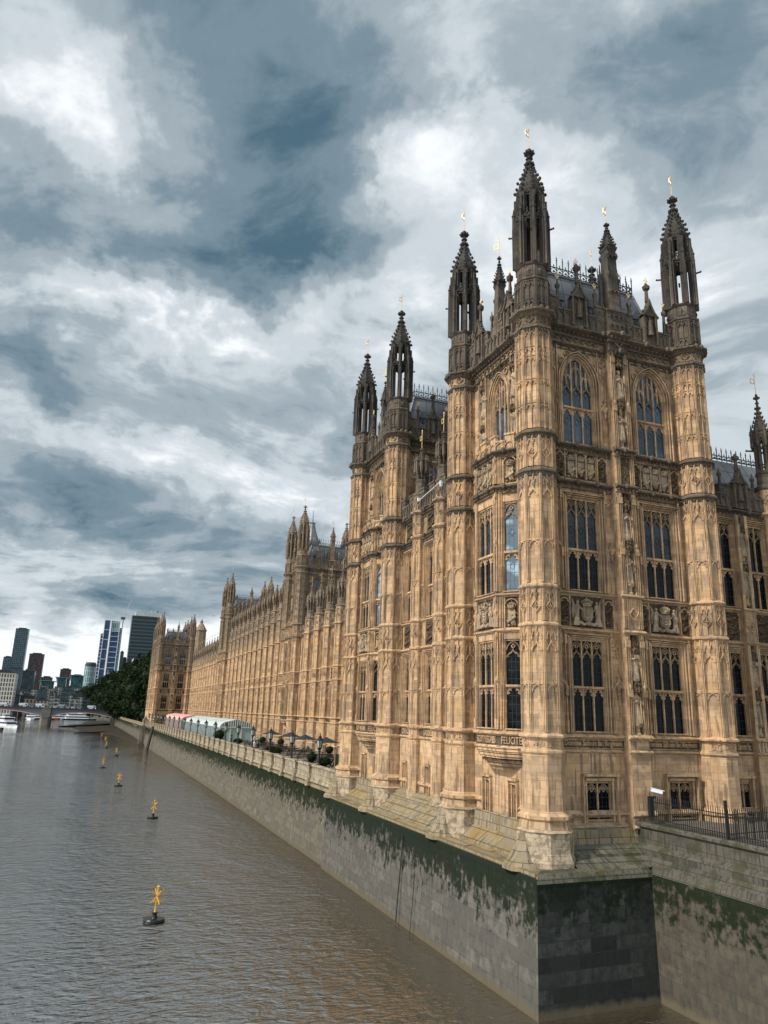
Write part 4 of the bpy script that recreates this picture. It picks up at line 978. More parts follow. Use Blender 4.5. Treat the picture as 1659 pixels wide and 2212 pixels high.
def make_tower(x0, y0, kind, lift=0.0, label=None, detail=2):
    B = T(x0, y0, 0)
    tw = link('tower', BODY[kind], palace, B)
    if label: tw['label'] = label
    E_ = B @ T(0, D_, 0, -PI/2); Lf = Matrix.Translation((0, 0, lift))
    for i, (x, y) in enumerate(((0, 0), (W_, 0), (0, D_), (W_, D_))):
        link('turret', TUR['near' if kind == 'near' else kind], tw, B @ T(x, y, 0, 0))
        link('weathervane', VANE, tw, B @ T(x, y, 43.72+lift, R(25+7*i)))
    sw = [('n1', 10.98), ('n2', 17.87)]
    for c in cs_n:
        for k, z in sw: link('window', WIN[k], tw, B @ T(c, WY, z))
        link('window', WIN['n3'], tw, Lf @ B @ T(c, WY, 25.8))
        link('window', WIN['g'], tw, B @ T(c+.3, WY, 7.0))
        link('coat_of_arms', ARMS if c < 5 else ARMS2, tw, B @ T(c, WY+.06, Z4+.16))
        link('crowned_badges', BADGE, tw, B @ T(c, WY+.06, Z2+.24))
    zs = [(12.0-.55, 0), (14.0-.4, 1), (18.9-.5, 2), (21.2-.4, 3), (26.9-.55+lift, 1), (29.2-.4+lift, 0)]
    for z, k in zs: link('statue', STAT[k if kind == 'near' else (k+1) % 4], tw, B @ T(5.38, -.06, z))
    c = 4.15; hw = 1.12
    link('window', WIN['o1'], tw, E_ @ T(c, WY-1.0, 10.98)); link('window', WIN['n2'], tw, E_ @ T(c, WY-1.0, 17.87))
    link('coat_of_arms', ARMS2, tw, E_ @ T(c, WY-.95, Z4+.16)); link('crowned_badges', BADGE, tw, E_ @ T(c, WY-.95, Z2+.24))
    for s in (-1, 1):
        mt = E_ @ T(c+s*(hw+.66), WY-.5, 0, s*math.atan2(1.0, 1.32))
        link('window', WIN['o1s'], tw, mt @ T(0, 0, 10.98)); link('window', WIN['o2s'], tw, mt @ T(0, 0, 17.87))
        for z in (Z4+.16, Z2+.24): link('crowned_badges', BADGE1, tw, mt @ T(0, .04, z))
        link('statue', STAT[0 if s < 0 else 3], tw, Lf @ E_ @ T(c+s*1.75, WY-.14, 26.6)); link('statue', STAT[2], tw, Lf @ E_ @ T(c+s*1.75, WY-.14, 29.0))
    link('window', WIN['e3'], tw, Lf @ E_ @ T(c, WY, 25.85))
    for h_ in (c-1.75, c+.95): link('window', WIN['gs'], tw, E_ @ T(h_, WY, 6.75))
    link('roof', ROOF, tw, Lf @ B); link('cresting', CREST, tw, Lf @ B)
    for q in FIN_N: link('gilded_finial', FIN, tw, Lf @ B @ T(*q))
    for q in FIN_E: link('gilded_finial', FIN, tw, Lf @ E_ @ T(*q))
    link('weathervane', VANE, tw, B @ T(5.38, .2, 40.15+lift, .5)); link('weathervane', VANE, tw, E_ @ T(c, WY, 39.0+lift, .5))
    if x0 < 1:
        for yy in (0, D_): link('turret_foot', FOOT, tw, B @ T(0, yy, 0))
    if detail > 1:
        y = WY-.05
        inscribe(tw, B, 'Domine Salvam fac Reginam', 3.0, y, 3.3); inscribe(tw, B, 'Domine Salvam fac Reginam', 7.75, y, 3.1)
        inscribe(tw, E_, 'SCUTI REGALIS', c, WY-1.05, 1.9)
        mt = E_ @ T(c+hw+.66, WY-.5, 0, math.atan2(1.0, 1.32)); inscribe(tw, mt, 'FELICITER', 0, -.05, 1.25)
        for (tx, ty), words in (((0, 0), {0: 'Anglia', 1: 'Scotia', -1: 'G.A.'}), ((W_, 0), {0: 'Anglia', 1: 'Franc', -1: 'D.G.'}), ((0, D_), {0: 'DIVINI', -1: 'C.E.', -2: 'LAUS'})):
            for k, wd in words.items(): inscribe(tw, B @ T(tx, ty, 0, k*PI/4-(PI/4 if (tx, ty) == (0, 0) else 0)), wd, 0, -.885, .5)
    return tw
t1 = make_tower(0, 0, 'near', 0, 'nearest tower, dark sooty turrets above buff stone at the river corner')
t2 = make_tower(0, 19.61, 'near', 0, 'second tower along the river, beyond the link range', 2)
make_tower(11.0, 91.3, 'tall', 2.9, 'nearer of the two tall towers rising above the middle of the river front', 0)
make_tower(11.0, 164.8, 'tall', 2.9, 'farther of the two tall towers above the middle of the river front', 0)
make_tower(0, 238.1, 'far', 0, 'distant end tower whose north face looks down the terrace', 0)
make_tower(0, 257.7, 'far', 0, 'farthest tower, half hidden behind the distant end tower', 0)

# ------------------------------------------------------------------ buttress pinnacles
def buttress_mesh(name, r, zb, levels, zpar, ztip, mats, facets=True, tall=0.0):
    mb = MB(); P = [(zb, r+.22), (zb+.9, r+.2), (zb+1.2, r+.22), (zb+1.35, r+.06), (Z6-.2, r+.04)]
    for z, p in levels: P += [(z-.16, r), (z-.06, r+p), (z+.04, r+p), (z+.16, r)]
    P += [(zpar, r*.92)]
    mb.lathe(P, n=8, cap=False)
    a = r*math.cos(PI/8); hw = r*math.sin(PI/8); f = MB(); y = -a
    zl = [z for z, p in levels]+[zpar]
    for i in range(len(zl)-1):
        z0, z1 = zl[i]+.2, zl[i+1]-.2
        if z1-z0 < .6: continue
        for s in (-1, 1): f.box(s*(hw-.0), s*(hw-.05), y-.04, y+.02, z0, z1)
        f.strip(arc(-hw+.05, hw-.05, z1-.42, .34, 3), .05, y-.04, y+.02)
        if z1-z0 > 3.5:
            f.strip(ogee(-hw+.05, hw-.05, z1-1.1, .45), .055, y-.05, y+.02); zm = (z0+z1)/2-.2
            f.box(-hw, hw, y-.05, y+.02, zm, zm+.06); f.strip(arc(-hw+.05, hw-.05, zm-.4, .34, 3), .05, y-.04, y+.02)
        elif z1-z0 < 2.2: diamond(f, 0, (z0+z1)/2, min(.22, hw*.7), y, .05)
    for k in range(8): mb.merge(f, Matrix.Rotation(k*PI/4, 4, 'Z'))
    rl = r*.66
    mb.lathe([(zpar, r*.92), (zpar+.1, r*1.05), (zpar+.22, r*1.05), (zpar+.4, rl+.05), (zpar+1.0, rl+.05), (zpar+1.1, rl+.12), (zpar+1.2, rl)], n=8, m=1)
    hh = (ztip-zpar-1.2)*.42
    g = MB(); zt = lantern(g, zpar+1.2, rl, hh, 0, 0, (ztip-zpar-1.2-hh-.1), .085*r/.8, 1); mb.merge(g)
    return mb.mesh(name, mats)
LV = [(Z6, .08), (Z5, .14), (Z4, .1), (Z3, .1), (Z2, .2)]
BUT = buttress_mesh('buttress_pinnacle', .82, 5.9, LV, 25.9, 31.4, TM['far'])
BUTC = buttress_mesh('buttress_pinnacle', .82, 5.9, LV+[(27.8, .2)], 29.9, 35.4, TM['far'])
BUTL = buttress_mesh('buttress_pinnacle', .52, 5.0, LV+[(25.4, .2)], 26.6, 30.4, ['stone_mid', 'sooty', 'carved', 'stone_band'])
# ------------------------------------------------------------------ river ranges
XR = 11.45
def bay(L, attic=False):
    mb = MB(); c = L/2; y = 0
    holes = [(c-1.25, c+1.25, 10.98, 15.38), (c-1.25, c+1.25, 17.87, 22.77), (c-.3, c+.3, 6.9, 8.8), (c-1.3, c+1.3, Z4+.14, Z3-.14, None, .12)]
    if attic: holes.append((c-1.15, c+1.15, 24.5, 26.9))
    zt = 27.8 if attic else 23.7
    wallgrid(mb, 0, L, 5.9, zt, y, holes)
    mb.quad([(c-1.3, y+.1, Z4+.14), (c+1.3, y+.1, Z4+.14), (c+1.3, y+.1, Z3-.14), (c-1.3, y+.1, Z3-.14)], 2)
    mb.quad([(c-.3, y+.3, 6.9), (c+.3, y+.3, 6.9), (c+.3, y+.3, 8.8), (c-.3, y+.3, 8.8)], 2)
    carving(mb, c-1.2, c+1.2, Z4+.2, Z3-.2, y+.08, 2, 4, .16)
    for z, p, h, m_, b in ((ZB, .14, .3, 0, 0), (Z6, .1, .2, 0, 0), (Z5, .16, .24, 0, 0), (Z4, .14, .2, 0, 0), (Z3, .12, .2, 0, 0), (zt, .3, .3, 1, .4)): string(mb, 0, L, z, y, p, h, m_, b)
    if attic: string(mb, 0, L, Z2, y, .2, .26, 1)
    mb.box(0, L, y-.025, y, Z6+.1, Z5-.12, 3)
    for z0, z1 in ((Z5+.18, Z4-.15), (Z3+.18, Z2-.3)):
        for s in (-1, 1):
            for o_, d in ((1.3, .07), (1.42, .12), (1.6, .07), (1.75, .1)): mb.box(c+s*o_-.03, c+s*o_+.03, y-d, y, z0, z1)
            fleuron(mb, c+s*1.6, y, (z0+z1)/2, .4)
    merlons(mb, 0, L, y, (), None, zt, 1, 1.05)
    return mb
def range_part(y0, n, L, attic, label, butm, tipz):
    mb = MB(); b = bay(L, attic); zt = 27.8 if attic else 23.7
    for i in range(n): mb.merge(b, T(XR, y0+(i+1)*L, 0, -PI/2))
    y1 = y0+n*L
    mb.box(XR+.45, XR+16, y0, y1, 5.5, zt+.3, 2)
    part = link('river_range', mb.mesh('river_range', TM['far']), palace, T()); part['label'] = label
    g = MB(); a, bb = XR+1.0, XR+12
    g.prism([(a, zt+.3), (bb, zt+.3), (bb-3.2, zt+4.2), (a+3.2, zt+4.2)], y0, y1, 0); link('roof', g.mesh('roof', ['lead']), part, T())
    link('cresting', crest_mesh([(a+3.2, y0), (a+3.2, y1)], zt+4.2, .6, .7), part, T())
    for i in range(n):
        yc = y0+(i+.5)*L
        for k, z in (('r1', 10.98), ('r2', 17.87))+((('r3', 24.5),) if attic else ()): link('window', WIN[k], part, T(XR, yc, z, -PI/2))
        if i: link('buttress_pinnacle', butm, part, T(XR-.15, y0+i*L, 0)); link('weathervane', VANE, part, T(XR-.15, y0+i*L, tipz-.1, R(20)))
    return part
range_part(30.2, 11, 5.464, False, 'nearer river range with twin rows of tall windows behind the terrace', BUT, 31.4)
range_part(100.3, 12, 5.29, True, 'taller central river range with an extra attic storey', BUTC, 35.4)
range_part(173.8, 12, 5.28, False, 'distant river range with slim pinnacles running to the end tower', BUT, 31.4)
for y0, y1 in ((27.9, 30.2), (236.9, 238.1)):
    pass
mb = MB(); mb.box(XR, XR+14, 27.9, 30.2, 5.5, 24.0, 0)
string_x = link('wall', mb.mesh('wall', ['stone_far']), palace, T())
# ---- link range between the two near pavilion towers
def link_range(x0, y0, L, kind, det=True):
    mats = ['stone_mid', 'sooty', 'carved', 'stone_band'] if kind == 'near' else TM['far']
    mb = MB(); xa, xb = .7, L-.7; y = .45
    cs = (1.95, 5.66, 9.37); bx = (3.8, 7.52)
    holes = []
    for c in cs: holes += [(c-.475, c+.475, 10.98, 15.43), (c-.475, c+.475, 17.87, 22.77), (c-.21, c+.21, 6.75, 8.3)]
    wallgrid(mb, xa, xb, 5, 25.4, y, holes)
    mb.box(xa, xb, y-.05, y+.3, 5, 6.5)
    for z, p, h, m_, b in ((ZB, .14, .3, 0, 0), (Z6, .12, .2, 0, 0), (Z5, .2, .26, 0, 0), (Z4, .16, .22, 0, 0), (Z3, .15, .2, 0, 0), (Z2, .24, .28, 1, .24), (25.4, .28, .3, 1, .24)): string(mb, xa, xb, z, y, p, h, m_, b)
    mb.box(xa, xb, y-.025, y, Z6+.1, Z5-.12, 3)
    for c in cs:
        surround(mb, c, .95, 10.98, 15.43, y); surround(mb, c, .95, 17.87, 22.77, y)
        for s in (-1, 1):
            for z0, z1 in ((Z4+.16, Z3-.14), (Z2+.18, 25.1)): mb.box(c+s*.62-.03, c+s*.62+.03, y-.09, y, z0, z1)
            for z in (13.1, 20.0): fleuron(mb, c+s*1.1, y, z, .48)
            shafts(mb, (c+s*.9, c+s*1.35), Z5+.2, Z4-.15, y, .045, .08); shafts(mb, (c+s*.9, c+s*1.35), Z3+.2, Z2-.35, y, .045, .08)
        for z0, z1 in ((Z4+.16, Z3-.14), (Z2+.18, 25.1)):
            mb.box(c-.58, c+.58, y-.012, y, z0, z1, 2); carving(mb, c-.55, c+.55, z0, z1, y-.01, 2, int(c*3+z0), .12)
        mb.box(c-.35, c+.35, y-.16, y, 8.4, 8.52)
        for s in (-1, 1): mb.box(c+s*.3, c+s*.38, y-.12, y, 6.7, 8.4)
    merlons(mb, xa, xb, y, (), None, 25.4, 1, 1.1)
    mb.box(xa, xb, y+.6, 8.0, 5, 25.6, 2)
    mtx = T(x0, y0+L, 0, -PI/2)
    part = link('link_range', mb.mesh('link_range', mats), palace, mtx)
    part['label'] = 'short range joining the two near towers' if kind == 'near' else 'short range joining the two distant towers'
    g = MB(); g.prism([(xa, 25.6), (xb, 25.6), (xb, 28.4), (xa, 28.4)], 2.6, 6, 0)
    g = MB()
    for a, b_ in (((1.4, 25.6), (3.6, 29.0)), ((5.8, 29.0), (8.0, 25.6))): g.quad([(xa, a[0], a[1]), (xb, a[0], a[1]), (xb, b_[0], b_[1]), (xa, b_[0], b_[1])])
    g.quad([(xa, 3.6, 29), (xb, 3.6, 29), (xb, 5.8, 29), (xa, 5.8, 29)]); link('roof', g.mesh('roof', ['lead']), part, mtx)
    for c in cs:
        link('window', WIN['l1'], part, mtx @ T(c, y, 10.98)); link('window', WIN['l2'], part, mtx @ T(c, y, 17.87)); link('window', WIN['gs'], part, mtx @ T(c, y, 6.75))
    for b in bx: link('buttress_pinnacle', BUTL, part, mtx @ T(b, y-.05, 0)); link('weathervane', VANE, part, mtx @ T(b, y-.05, 30.35))
    if det:
        for c, s in zip(cs, ('DEO', 'LAUDES', 'HONOR')): inscribe(part, mtx, s, c, y-.04, 1.3)
    return part
lk = link_range(0, D_, 19.61-D_, 'near'); link_range(0, 238.1+D_, 257.7-238.1-D_, 'far', False)
# security boom fixed between the link pinnacles
g = MB(); g.tube((-.1, 14.9, 26.1), (-.1, 11.3, 26.5), .025, .025, 6); g.box(-.25, -.05, 14.8, 14.95, 26.0, 26.22); g.box(-.2, -.05, 11.25, 11.37, 26.1, 26.5)
link('mounting_boom', g.mesh('mounting_boom', [plain('white_metal', (.7, .72, .74), .4)]), lk, T())

# ---- north return range to the right of the near tower
def north_range():
    mb = MB(); y = .55; x0, x1 = W_+.8, 34.0
    cs = (12.45, 15.05, 19.0, 22.6, 26.2, 29.8); holes = []
    pcs = (13.72, 17.0, 20.8, 24.4, 28.0, 31.6)
    ww = lambda i: .75
    for c in cs: holes += [(c-.75, c+.75, 10.98, 15.43), (c-.75, c+.75, 17.87, 22.77), (c+.05-.5, c+.05+.5, 7.0, 8.67)]
    wallgrid(mb, x0-.6, x1, 5, 23.6, y, holes)
    for z, p, h, m_, b in ((ZB, .14, .3, 0, 0), (Z6, .12, .2, 0, 0), (Z5, .2, .26, 0, 0), (Z4, .16, .22, 0, 0), (Z3, .15, .2, 0, 0), (23.5, .36, .34, 1, .3)): string(mb, x0-.6, x1, z, y, p, h, m_, b)
    mb.box(x0-.6, x1, y-.025, y, Z6+.1, Z5-.12, 3)
    for c in cs:
        surround(mb, c, 1.5, 10.98, 15.43, y); surround(mb, c, 1.5, 17.87, 22.77, y)
        mb.box(c-.7, c+.7, y-.012, y, Z4+.15, Z3-.14, 2); carving(mb, c-.7, c+.7, Z4+.15, Z3-.14, y-.01, 2, int(c), .12)
        for s in (-1, 1): mb.box(c+.05+s*.5, c+.05+s*.62, y-.12, y, 6.95, 8.9)
        mb.box(c-.6, c+.7, y-.18, y, 8.85, 8.97)
    for p in pcs:
        for s in (-1, 1):
            mb.box(p+s*.22, p+s*.42, y-.35, y, Z5, Z4); mb.box(p+s*.22, p+s*.42, y-.35, y, Z3, 23.2)
        mb.box(p-.22, p+.22, y-.03, y, Z5, 23, 2); mb.box(p-.42, p+.42, y-.35, y, 5, Z5); mb.box(p-.42, p+.42, y-.35, y, Z4, Z3); diamond(mb, p, (Z4+Z3)/2, .28, y-.35, .07)
        for z in (12.9, 15.0, 20.0, 22.2): canopy(mb, p, y-.2, z, 2, .8)
        string(mb, p-.5, p+.5, Z6, y-.35, .1, .2); string(mb, p-.5, p+.5, Z5, y-.35, .16, .26); string(mb, p-.5, p+.5, Z4, y-.35, .12, .2); string(mb, p-.5, p+.5, Z3, y-.35, .12, .2)
    merlons(mb, x0-.6, x1, y, (13.72,), 16.2, 23.5, 1, 1.0)
    mb.box(x0-.6, x1, y+.6, 9, 5, 23.7, 2)
    part = link('north_range', mb.mesh('north_range', ['stone', 'sooty', 'carved', 'stone_band']), palace, T())
    part['label'] = 'lower north range at the right edge with dark parapet and railings before it'
    g = MB(); g.prism([(x0-.6, 23.7), (x1, 23.7), (x1, 23.75), (x0-.6, 23.75)], 1, 9)
    for a, b_ in (((1.5, 23.7), (4.2, 28.2)), ((6.2, 28.2), (9.0, 23.7))): g.quad([(x0-.6, a[0], a[1]), (x1, a[0], a[1]), (x1, b_[0], b_[1]), (x0-.6, b_[0], b_[1])])
    g.quad([(x0-.6, 4.2, 28.2), (x1, 4.2, 28.2), (x1, 6.2, 28.2), (x0-.6, 6.2, 28.2)])
    g.lathe([(28.2, .6), (28.9, .5), (29.0, .35), (29.8, .33), (29.9, .45), (30.2, .3), (30.9, .05)], 14.9, 5.2, 8)
    link('roof', g.mesh('roof', ['lead']), part, T()); link('cresting', crest_mesh([(x0-.6, 4.2), (x1, 4.2)], 28.2, .42, .6), part, T())
    for c in cs: link('window', WINX['a'], part, T(c, y, 10.98)); link('window', WINX['b'], part, T(c, y, 17.87)); link('window', WINX['g'], part, T(c+.05, y, 7.0))
    for p in pcs[:3]:
        for z, k in ((11.6, 3), (13.7, 1), (18.6, 0), (20.9, 2)): link('statue', STAT[k], part, T(p, y-.18, z))
    link('turret', TURR, part, T(16.2, .45, 0)); link('weathervane', VANE, part, T(16.2, .45, 31.35)); link('weathervane', VANE, part, T(14.9, 5.2, 30.8))
    link('turret', TURR, part, T(24.4, .45, 0))
    inscribe(part, T(), 'Domine Salvam fac', 12.3, y-.05, 1.7)
    # monogram hanging below the pier
    q = MB()
    for s in (-1, 1): q.strip([(s*.12, .1), (s*.34, .12), (s*.38, .45), (s*.26, .72), (s*.1, .6)], .07, -.1, 0)
    q.box(-.14, -.06, -.1, 0, .12, .7); q.box(.06, .14, -.1, 0, .12, .7); q.box(-.1, .1, -.1, 0, .36, .44); q.prism([(-.12, .1), (0, -.02), (.12, .1)], -.1, 0)
    link('carved_monogram', q.mesh('carved_monogram', ['pale']), part, T(13.72, y-.36, Z6-.02))
WINX = dict(a=window_mesh('window', 1.5, 4.45, 2.1, 2), b=window_mesh('window', 1.5, 4.9, 2.12, 2, head=1.15), g=window_mesh('window', 1.0, 1.67, None, 2, head=.3))
TURR = buttress_mesh('turret', .66, 5.0, [(Z6, .08), (Z5, .14), (Z4, .1), (Z3, .1), (23.5, .25)], 25.0, 31.4, ['stone', 'sooty', 'carved', 'stone_band'])
north_range()
# ---- lead spirelet and roofs seen behind the tall tower
g = MB(); g.lathe([(38.0, 2.4), (42.5, 1.9), (43.2, 1.5), (45.5, .7), (46.8, .45), (47, .6), (47.2, .1), (49.6, .03)], 16.1, 105, 8)
for k in range(8): g.octa(16.1+1.7*math.cos(k*PI/4), 105+1.7*math.sin(k*PI/4), 43.3, .12, .12, .7)
link('spirelet', g.mesh('spirelet', ['lead']), palace, T())
g = MB(); g.lathe([(30.0, 2.6), (41, 2.2), (41.6, 2.5), (42.4, 2.0), (43.5, 1.3), (44.6, .5), (45.0, .7), (46.2, .1)], 17.5, 275, 8); g.box(2, 32, 268, 290, 6, 30)
link('chapel_dome', g.mesh('chapel_dome', ['stone_far']), palace, T())
# remaining depth of the palace behind the river front
g = MB(); g.box(XR+14, 60, 30, 236, 5.5, 20); g.box(11.5, 40, 9, 30, 5.5, 23)
link('rear_ranges', g.mesh('rear_ranges', ['stone_far']), palace, T())

# ------------------------------------------------------------------ river walls
def wall_strip(mb, pts, prof, m=0, flip=False):
    """extrude a profile [(offset outward, z)] along a plan polyline; outward = right of travel"""
    n = len(pts); nr = []
    for i in range(n):
        def nn(a, b): d = Vector((b[0]-a[0], b[1]-a[1])).normalized(); return Vector((d.y, -d.x))
        if i == 0: v = nn(pts[0], pts[1])
        elif i == n-1: v = nn(pts[-2], pts[-1])
        else:
            a, b = nn(pts[i-1], pts[i]), nn(pts[i], pts[i+1]); v = (a+b).normalized(); v = v/max(.3, v.dot(a))
        nr.append(v)
    k = len(prof); b0 = len(mb.v)
    for p, v in zip(pts, nr):
        for o_, z in prof: mb.v.append((p[0]+v.x*o_, p[1]+v.y*o_, z))
    for i in range(n-1):
        for j in range(k-1):
            a = b0+i*k+j; mb.f.append((a, a+k, a+k+1, a+1)); mb.m.append(m if isinstance(m, int) else m[i][j] if isinstance(m[0], list) else m[j])
def slab(mb, pts, z): mb.quad([(x, y, z) for x, y in pts])
# near pavilion wall: east side, its return and the sloping ledges
rw = MB()
CN = (-1.75, -2.05)
wall_strip(rw, [(-1.75, 28.2), CN, (4.35, -1.72)], [(-.5, 5.32), (-.12, 5.28), (0, 5.1), (.05, 4.9), (.03, 4.72), (.34, -3)], [[2, 2, 0, 0, 0], [3, 3, 3, 1, 1]])
river_wall = thing('river_wall', 'tall granite river wall under the nearest tower, pale east face streaked with dark green algae', 'river wall', None, None,
                   rw.mesh('river_wall', ['wall_near', 'wall_wet_shaded', 'ledge_yellow', 'ledge_dark']))
def vert_joint(): pass
g = MB(); g.tube((-1.83, 12.3, 4.7), (-2.18, 12.3, 0.1), .035, .035, 5); g.tube((-1.95, 10.2, 3.0), (-2.2, 10.2, .0), .02, .02, 5)
link('iron_chain', g.mesh('iron_chain', ['iron']), river_wall)
# sloping plinth courses between wall top and tower base
g = MB()
for a, b in ((1.3, 7.0), (20.9, 26.6)):
    wall_strip(g, [(.22, b), (.22, a)], [(0, 6.78), (.12, 6.7), (.18, 6.0), (.95, 5.45), (1.0, 5.32), (1.75, 5.2)], [1, 1, 0, 0, 0])
for a, b in ((9.3, 18.7),): 
    for i in range(5): wall_strip(g, [(.3, b), (.3, a)], [(.31*i-.1, 6.75-.29*i), (.31*i+.29, 6.54-.29*i), (.31*i+.29, 6.42-.29*i)], 1)
g.prism([(0, 0), (1, 0), (1, 1)], 0, 0.001) if False else None
wall_strip(g, [(.6, .1), (4.85, .1)], [(0, 6.72), (.25, 6.66), (.3, 6.05), (.95, 5.74), (1.0, 5.62), (1.78, 5.28)], [1, 1, 2, 2, 2])
for a, b in ((1.5, 4.7),): pass
g.flat([(-1.8, -1.95), (4.3, -1.65), (6, .4), (0.3, .4), (.3, 28.2), (-1.8, 28.2)][::-1], 5.15, 5.28, 0)
link('plinth_slopes', g.mesh('plinth_slopes', ['ledge_yellow', 'ledge', 'ledge_dark']), palace, T())
# bridge abutment with sloped courses, coping and railings
ab = MB()
PL = [(4.33, .25), (4.35, -1.72), (4.40, -6), (4.4, -12), (4.0, -28)]
wall_strip(ab, PL, [(-1.6, 7.0), (-.55, 7.0), (-.5, 6.93), (-.5, 6.82), (-.62, 6.75), (-.62, 6.1), (-.5, 6.0), (-.42, 5.9), (-.42, 5.62), (-.22, 5.4), (-.15, 5.35), (0, 5.0), (.02, 4.85), (.1, -3)], [1, 1, 1, 1, 2, 2, 2, 2, 2, 1, 3, 0, 0])
abut = thing('bridge_abutment', 'dark stained granite abutment wall at the right edge with iron railings above', 'wall', None, None, ab.mesh('bridge_abutment', ['wall_abut', 'abut_top', 'abut_top', 'abut_top']))
rail = MB(); ys = -1.0
rail.tube((5.1, -.9, 7.2), (5.1, -16, 7.2), .022, .022, 5); rail.tube((5.1, -.9, 7.95), (5.1, -16, 7.95), .022, .022, 5)
n = 116
for i in range(n):
    y = -1.0-i*.13; h = 8.22 if i % 14 else 8.42
    rail.tube((5.1, y, 7.0), (5.1, y, h-.08), .017, .017, 4); rail.octa(5.1, y, h-.04, .02, .02, .09)
railing = thing('railing', 'black iron railing with pointed bars along the abutment coping', 'railing', None, None, rail.mesh('railing', ['iron']))
r2_ = MB()
for k, (za) in enumerate((7.2, 7.95)): r2_.tube((5.1, -5.6, za), (10.6, -4.6, za), .022, .022, 5)
for i in range(42): r2_.tube((5.1+i*.13, -5.6+i*.0236, 6.9), (5.1+i*.13, -5.6+i*.0236, 8.15), .016, .016, 4)
for x, y in ((5.1, -5.6), (10.6, -4.6)): r2_.box(x-.05, x+.05, y-.05, y+.05, 6.9, 8.5)
thing('railing', 'second black railing crossing behind the gate at the right edge', 'railing', None, None, r2_.mesh('railing', ['iron']))
st_ = MB(); st_.flat([(5.4, .2), (5.4, -28), (40, -28), (40, .6), (11, .6)], 6.0, 6.9)
structure('north_terrace', st_.mesh('north_terrace', ['paving']))
# security camera
cm = MB(); cm.box(-.09, .09, -.09, .09, 7.3, 8.2, 0); cm.box(-.05, .3, -.05, .05, 8.1, 8.2, 0)
cctv = thing('security_camera', 'white security camera on a black post at the end of the railing', 'security camera', T(5.0, -1.15, 0), None, cm.mesh('post', ['iron']))
c2 = MB(); c2.box(-.3, .42, -.12, .12, -.08, .12, 0); c2.box(-.34, .52, -.14, .14, .12, .16, 0); c2.box(.4, .44, -.08, .08, -.05, .09, 1)
link('housing', c2.mesh('housing', [plain('white_enamel', (.6, .62, .65), .3), 'iron']), cctv, T(5.25, -1.25, 8.42, 0) @ Matrix.Rotation(R(14), 4, 'Y') @ Matrix.Rotation(R(-35), 4, 'Z') @ Matrix.Scale(.72, 4))
g = MB(); g.tube((11.55, .3, 6.9), (11.55, .3, 9.6), .07, .07, 8); g.box(11.42, 11.68, .15, .4, 9.5, 9.75)
thing('drainpipe', 'black drainpipe against the stone at the right of the railing', 'drainpipe', None, None, g.mesh('drainpipe', ['iron']))

# terrace wall and parapet
tw_ = MB()
wall_strip(tw_, [(-3.0, 236.5), (-2.0, 150), (-1.25, 85), (-1.05, 50), (-1.0, 27.6)], [(-.25, 5.75), (0, 5.5), (.02, 5.2), (.1, 5.0), (.45, 2.4), (1.05, -3)], [1, 1, 0, 0, 0])
terrace_wall = thing('terrace_wall', 'long battered embankment wall below the terrace with a bright green algae band', 'river wall', None, None, tw_.mesh('terrace_wall', ['wall_terrace', 'ledge']))
g = MB(); wall_strip(g, [(-6.0, 420), (-4.6, 330), (-3.2, 275), (-3.0, 236.5)], [(-2, 5.0), (0, 5.0), (.1, 4.5), (1.2, -3)], [1, 0, 0])
wall_strip(g, [(-5.8, 420), (-4.4, 330), (-3.0, 275), (-2.8, 236.5)], [(-.8, 5.0), (-.4, 6.1), (-.05, 6.1), (0, 4.9)], 1)
thing('garden_wall', 'distant curving embankment wall under the dark trees', 'river wall', None, None, g.mesh('garden_wall', ['wall_terrace', 'ledge']))
PXL = [(-3.0, 236.5), (-2.0, 150), (-1.25, 85), (-1.05, 50), (-1.0, 27.6)]
def px_at(y):
    for (xa, ya), (xb, yb) in zip(PXL, PXL[1:]):
        if yb <= y <= ya: return xb+(xa-xb)*(y-yb)/(ya-yb)
    return -1
pp_ = MB(); wall_strip(pp_, PXL, [(-.38, 5.7), (-.38, 6.85), (-.48, 6.88), (-.44, 7.0), (-.2, 7.06), (.04, 7.0), (.08, 6.9), (-.02, 6.84), (-.02, 6.0), (.04, 5.9), (.12, 5.62)], 0)
par = thing('terrace_parapet', 'weathered pale stone parapet with moulded piers along the river terrace', 'parapet', None, None, pp_.mesh('terrace_parapet', ['parapet']))
pm = MB(); pm.box(-.26, .48, -.33, .33, 5.6, 6.95); pm.box(-.34, .56, -.42, .42, 6.93, 7.09); pm.prism([(-.2, 5.6), (.0, 5.6), (.0, 6.3)], -.3, .3); pm.prism([(-.42, 5.25), (.1, 5.25), (.1, 5.9), (-.26, 5.9)], -.3, .3)
PIER = pm.mesh('pier', ['parapet']); y = 36.0; k = 0
while y < 236: link('pier', PIER, par, T(px_at(y)+.02, y, 0)); y += 9.9 if False else 4.95
# terrace floor, river bed walls etc.
g = MB(); g.flat([(-.9, 27.9), (11.4, 27.9), (11.4, 237.5), (-2.7, 237.5), (-.9, 85)], 5.4, 6.0); structure('terrace', g.mesh('terrace', ['paving']))

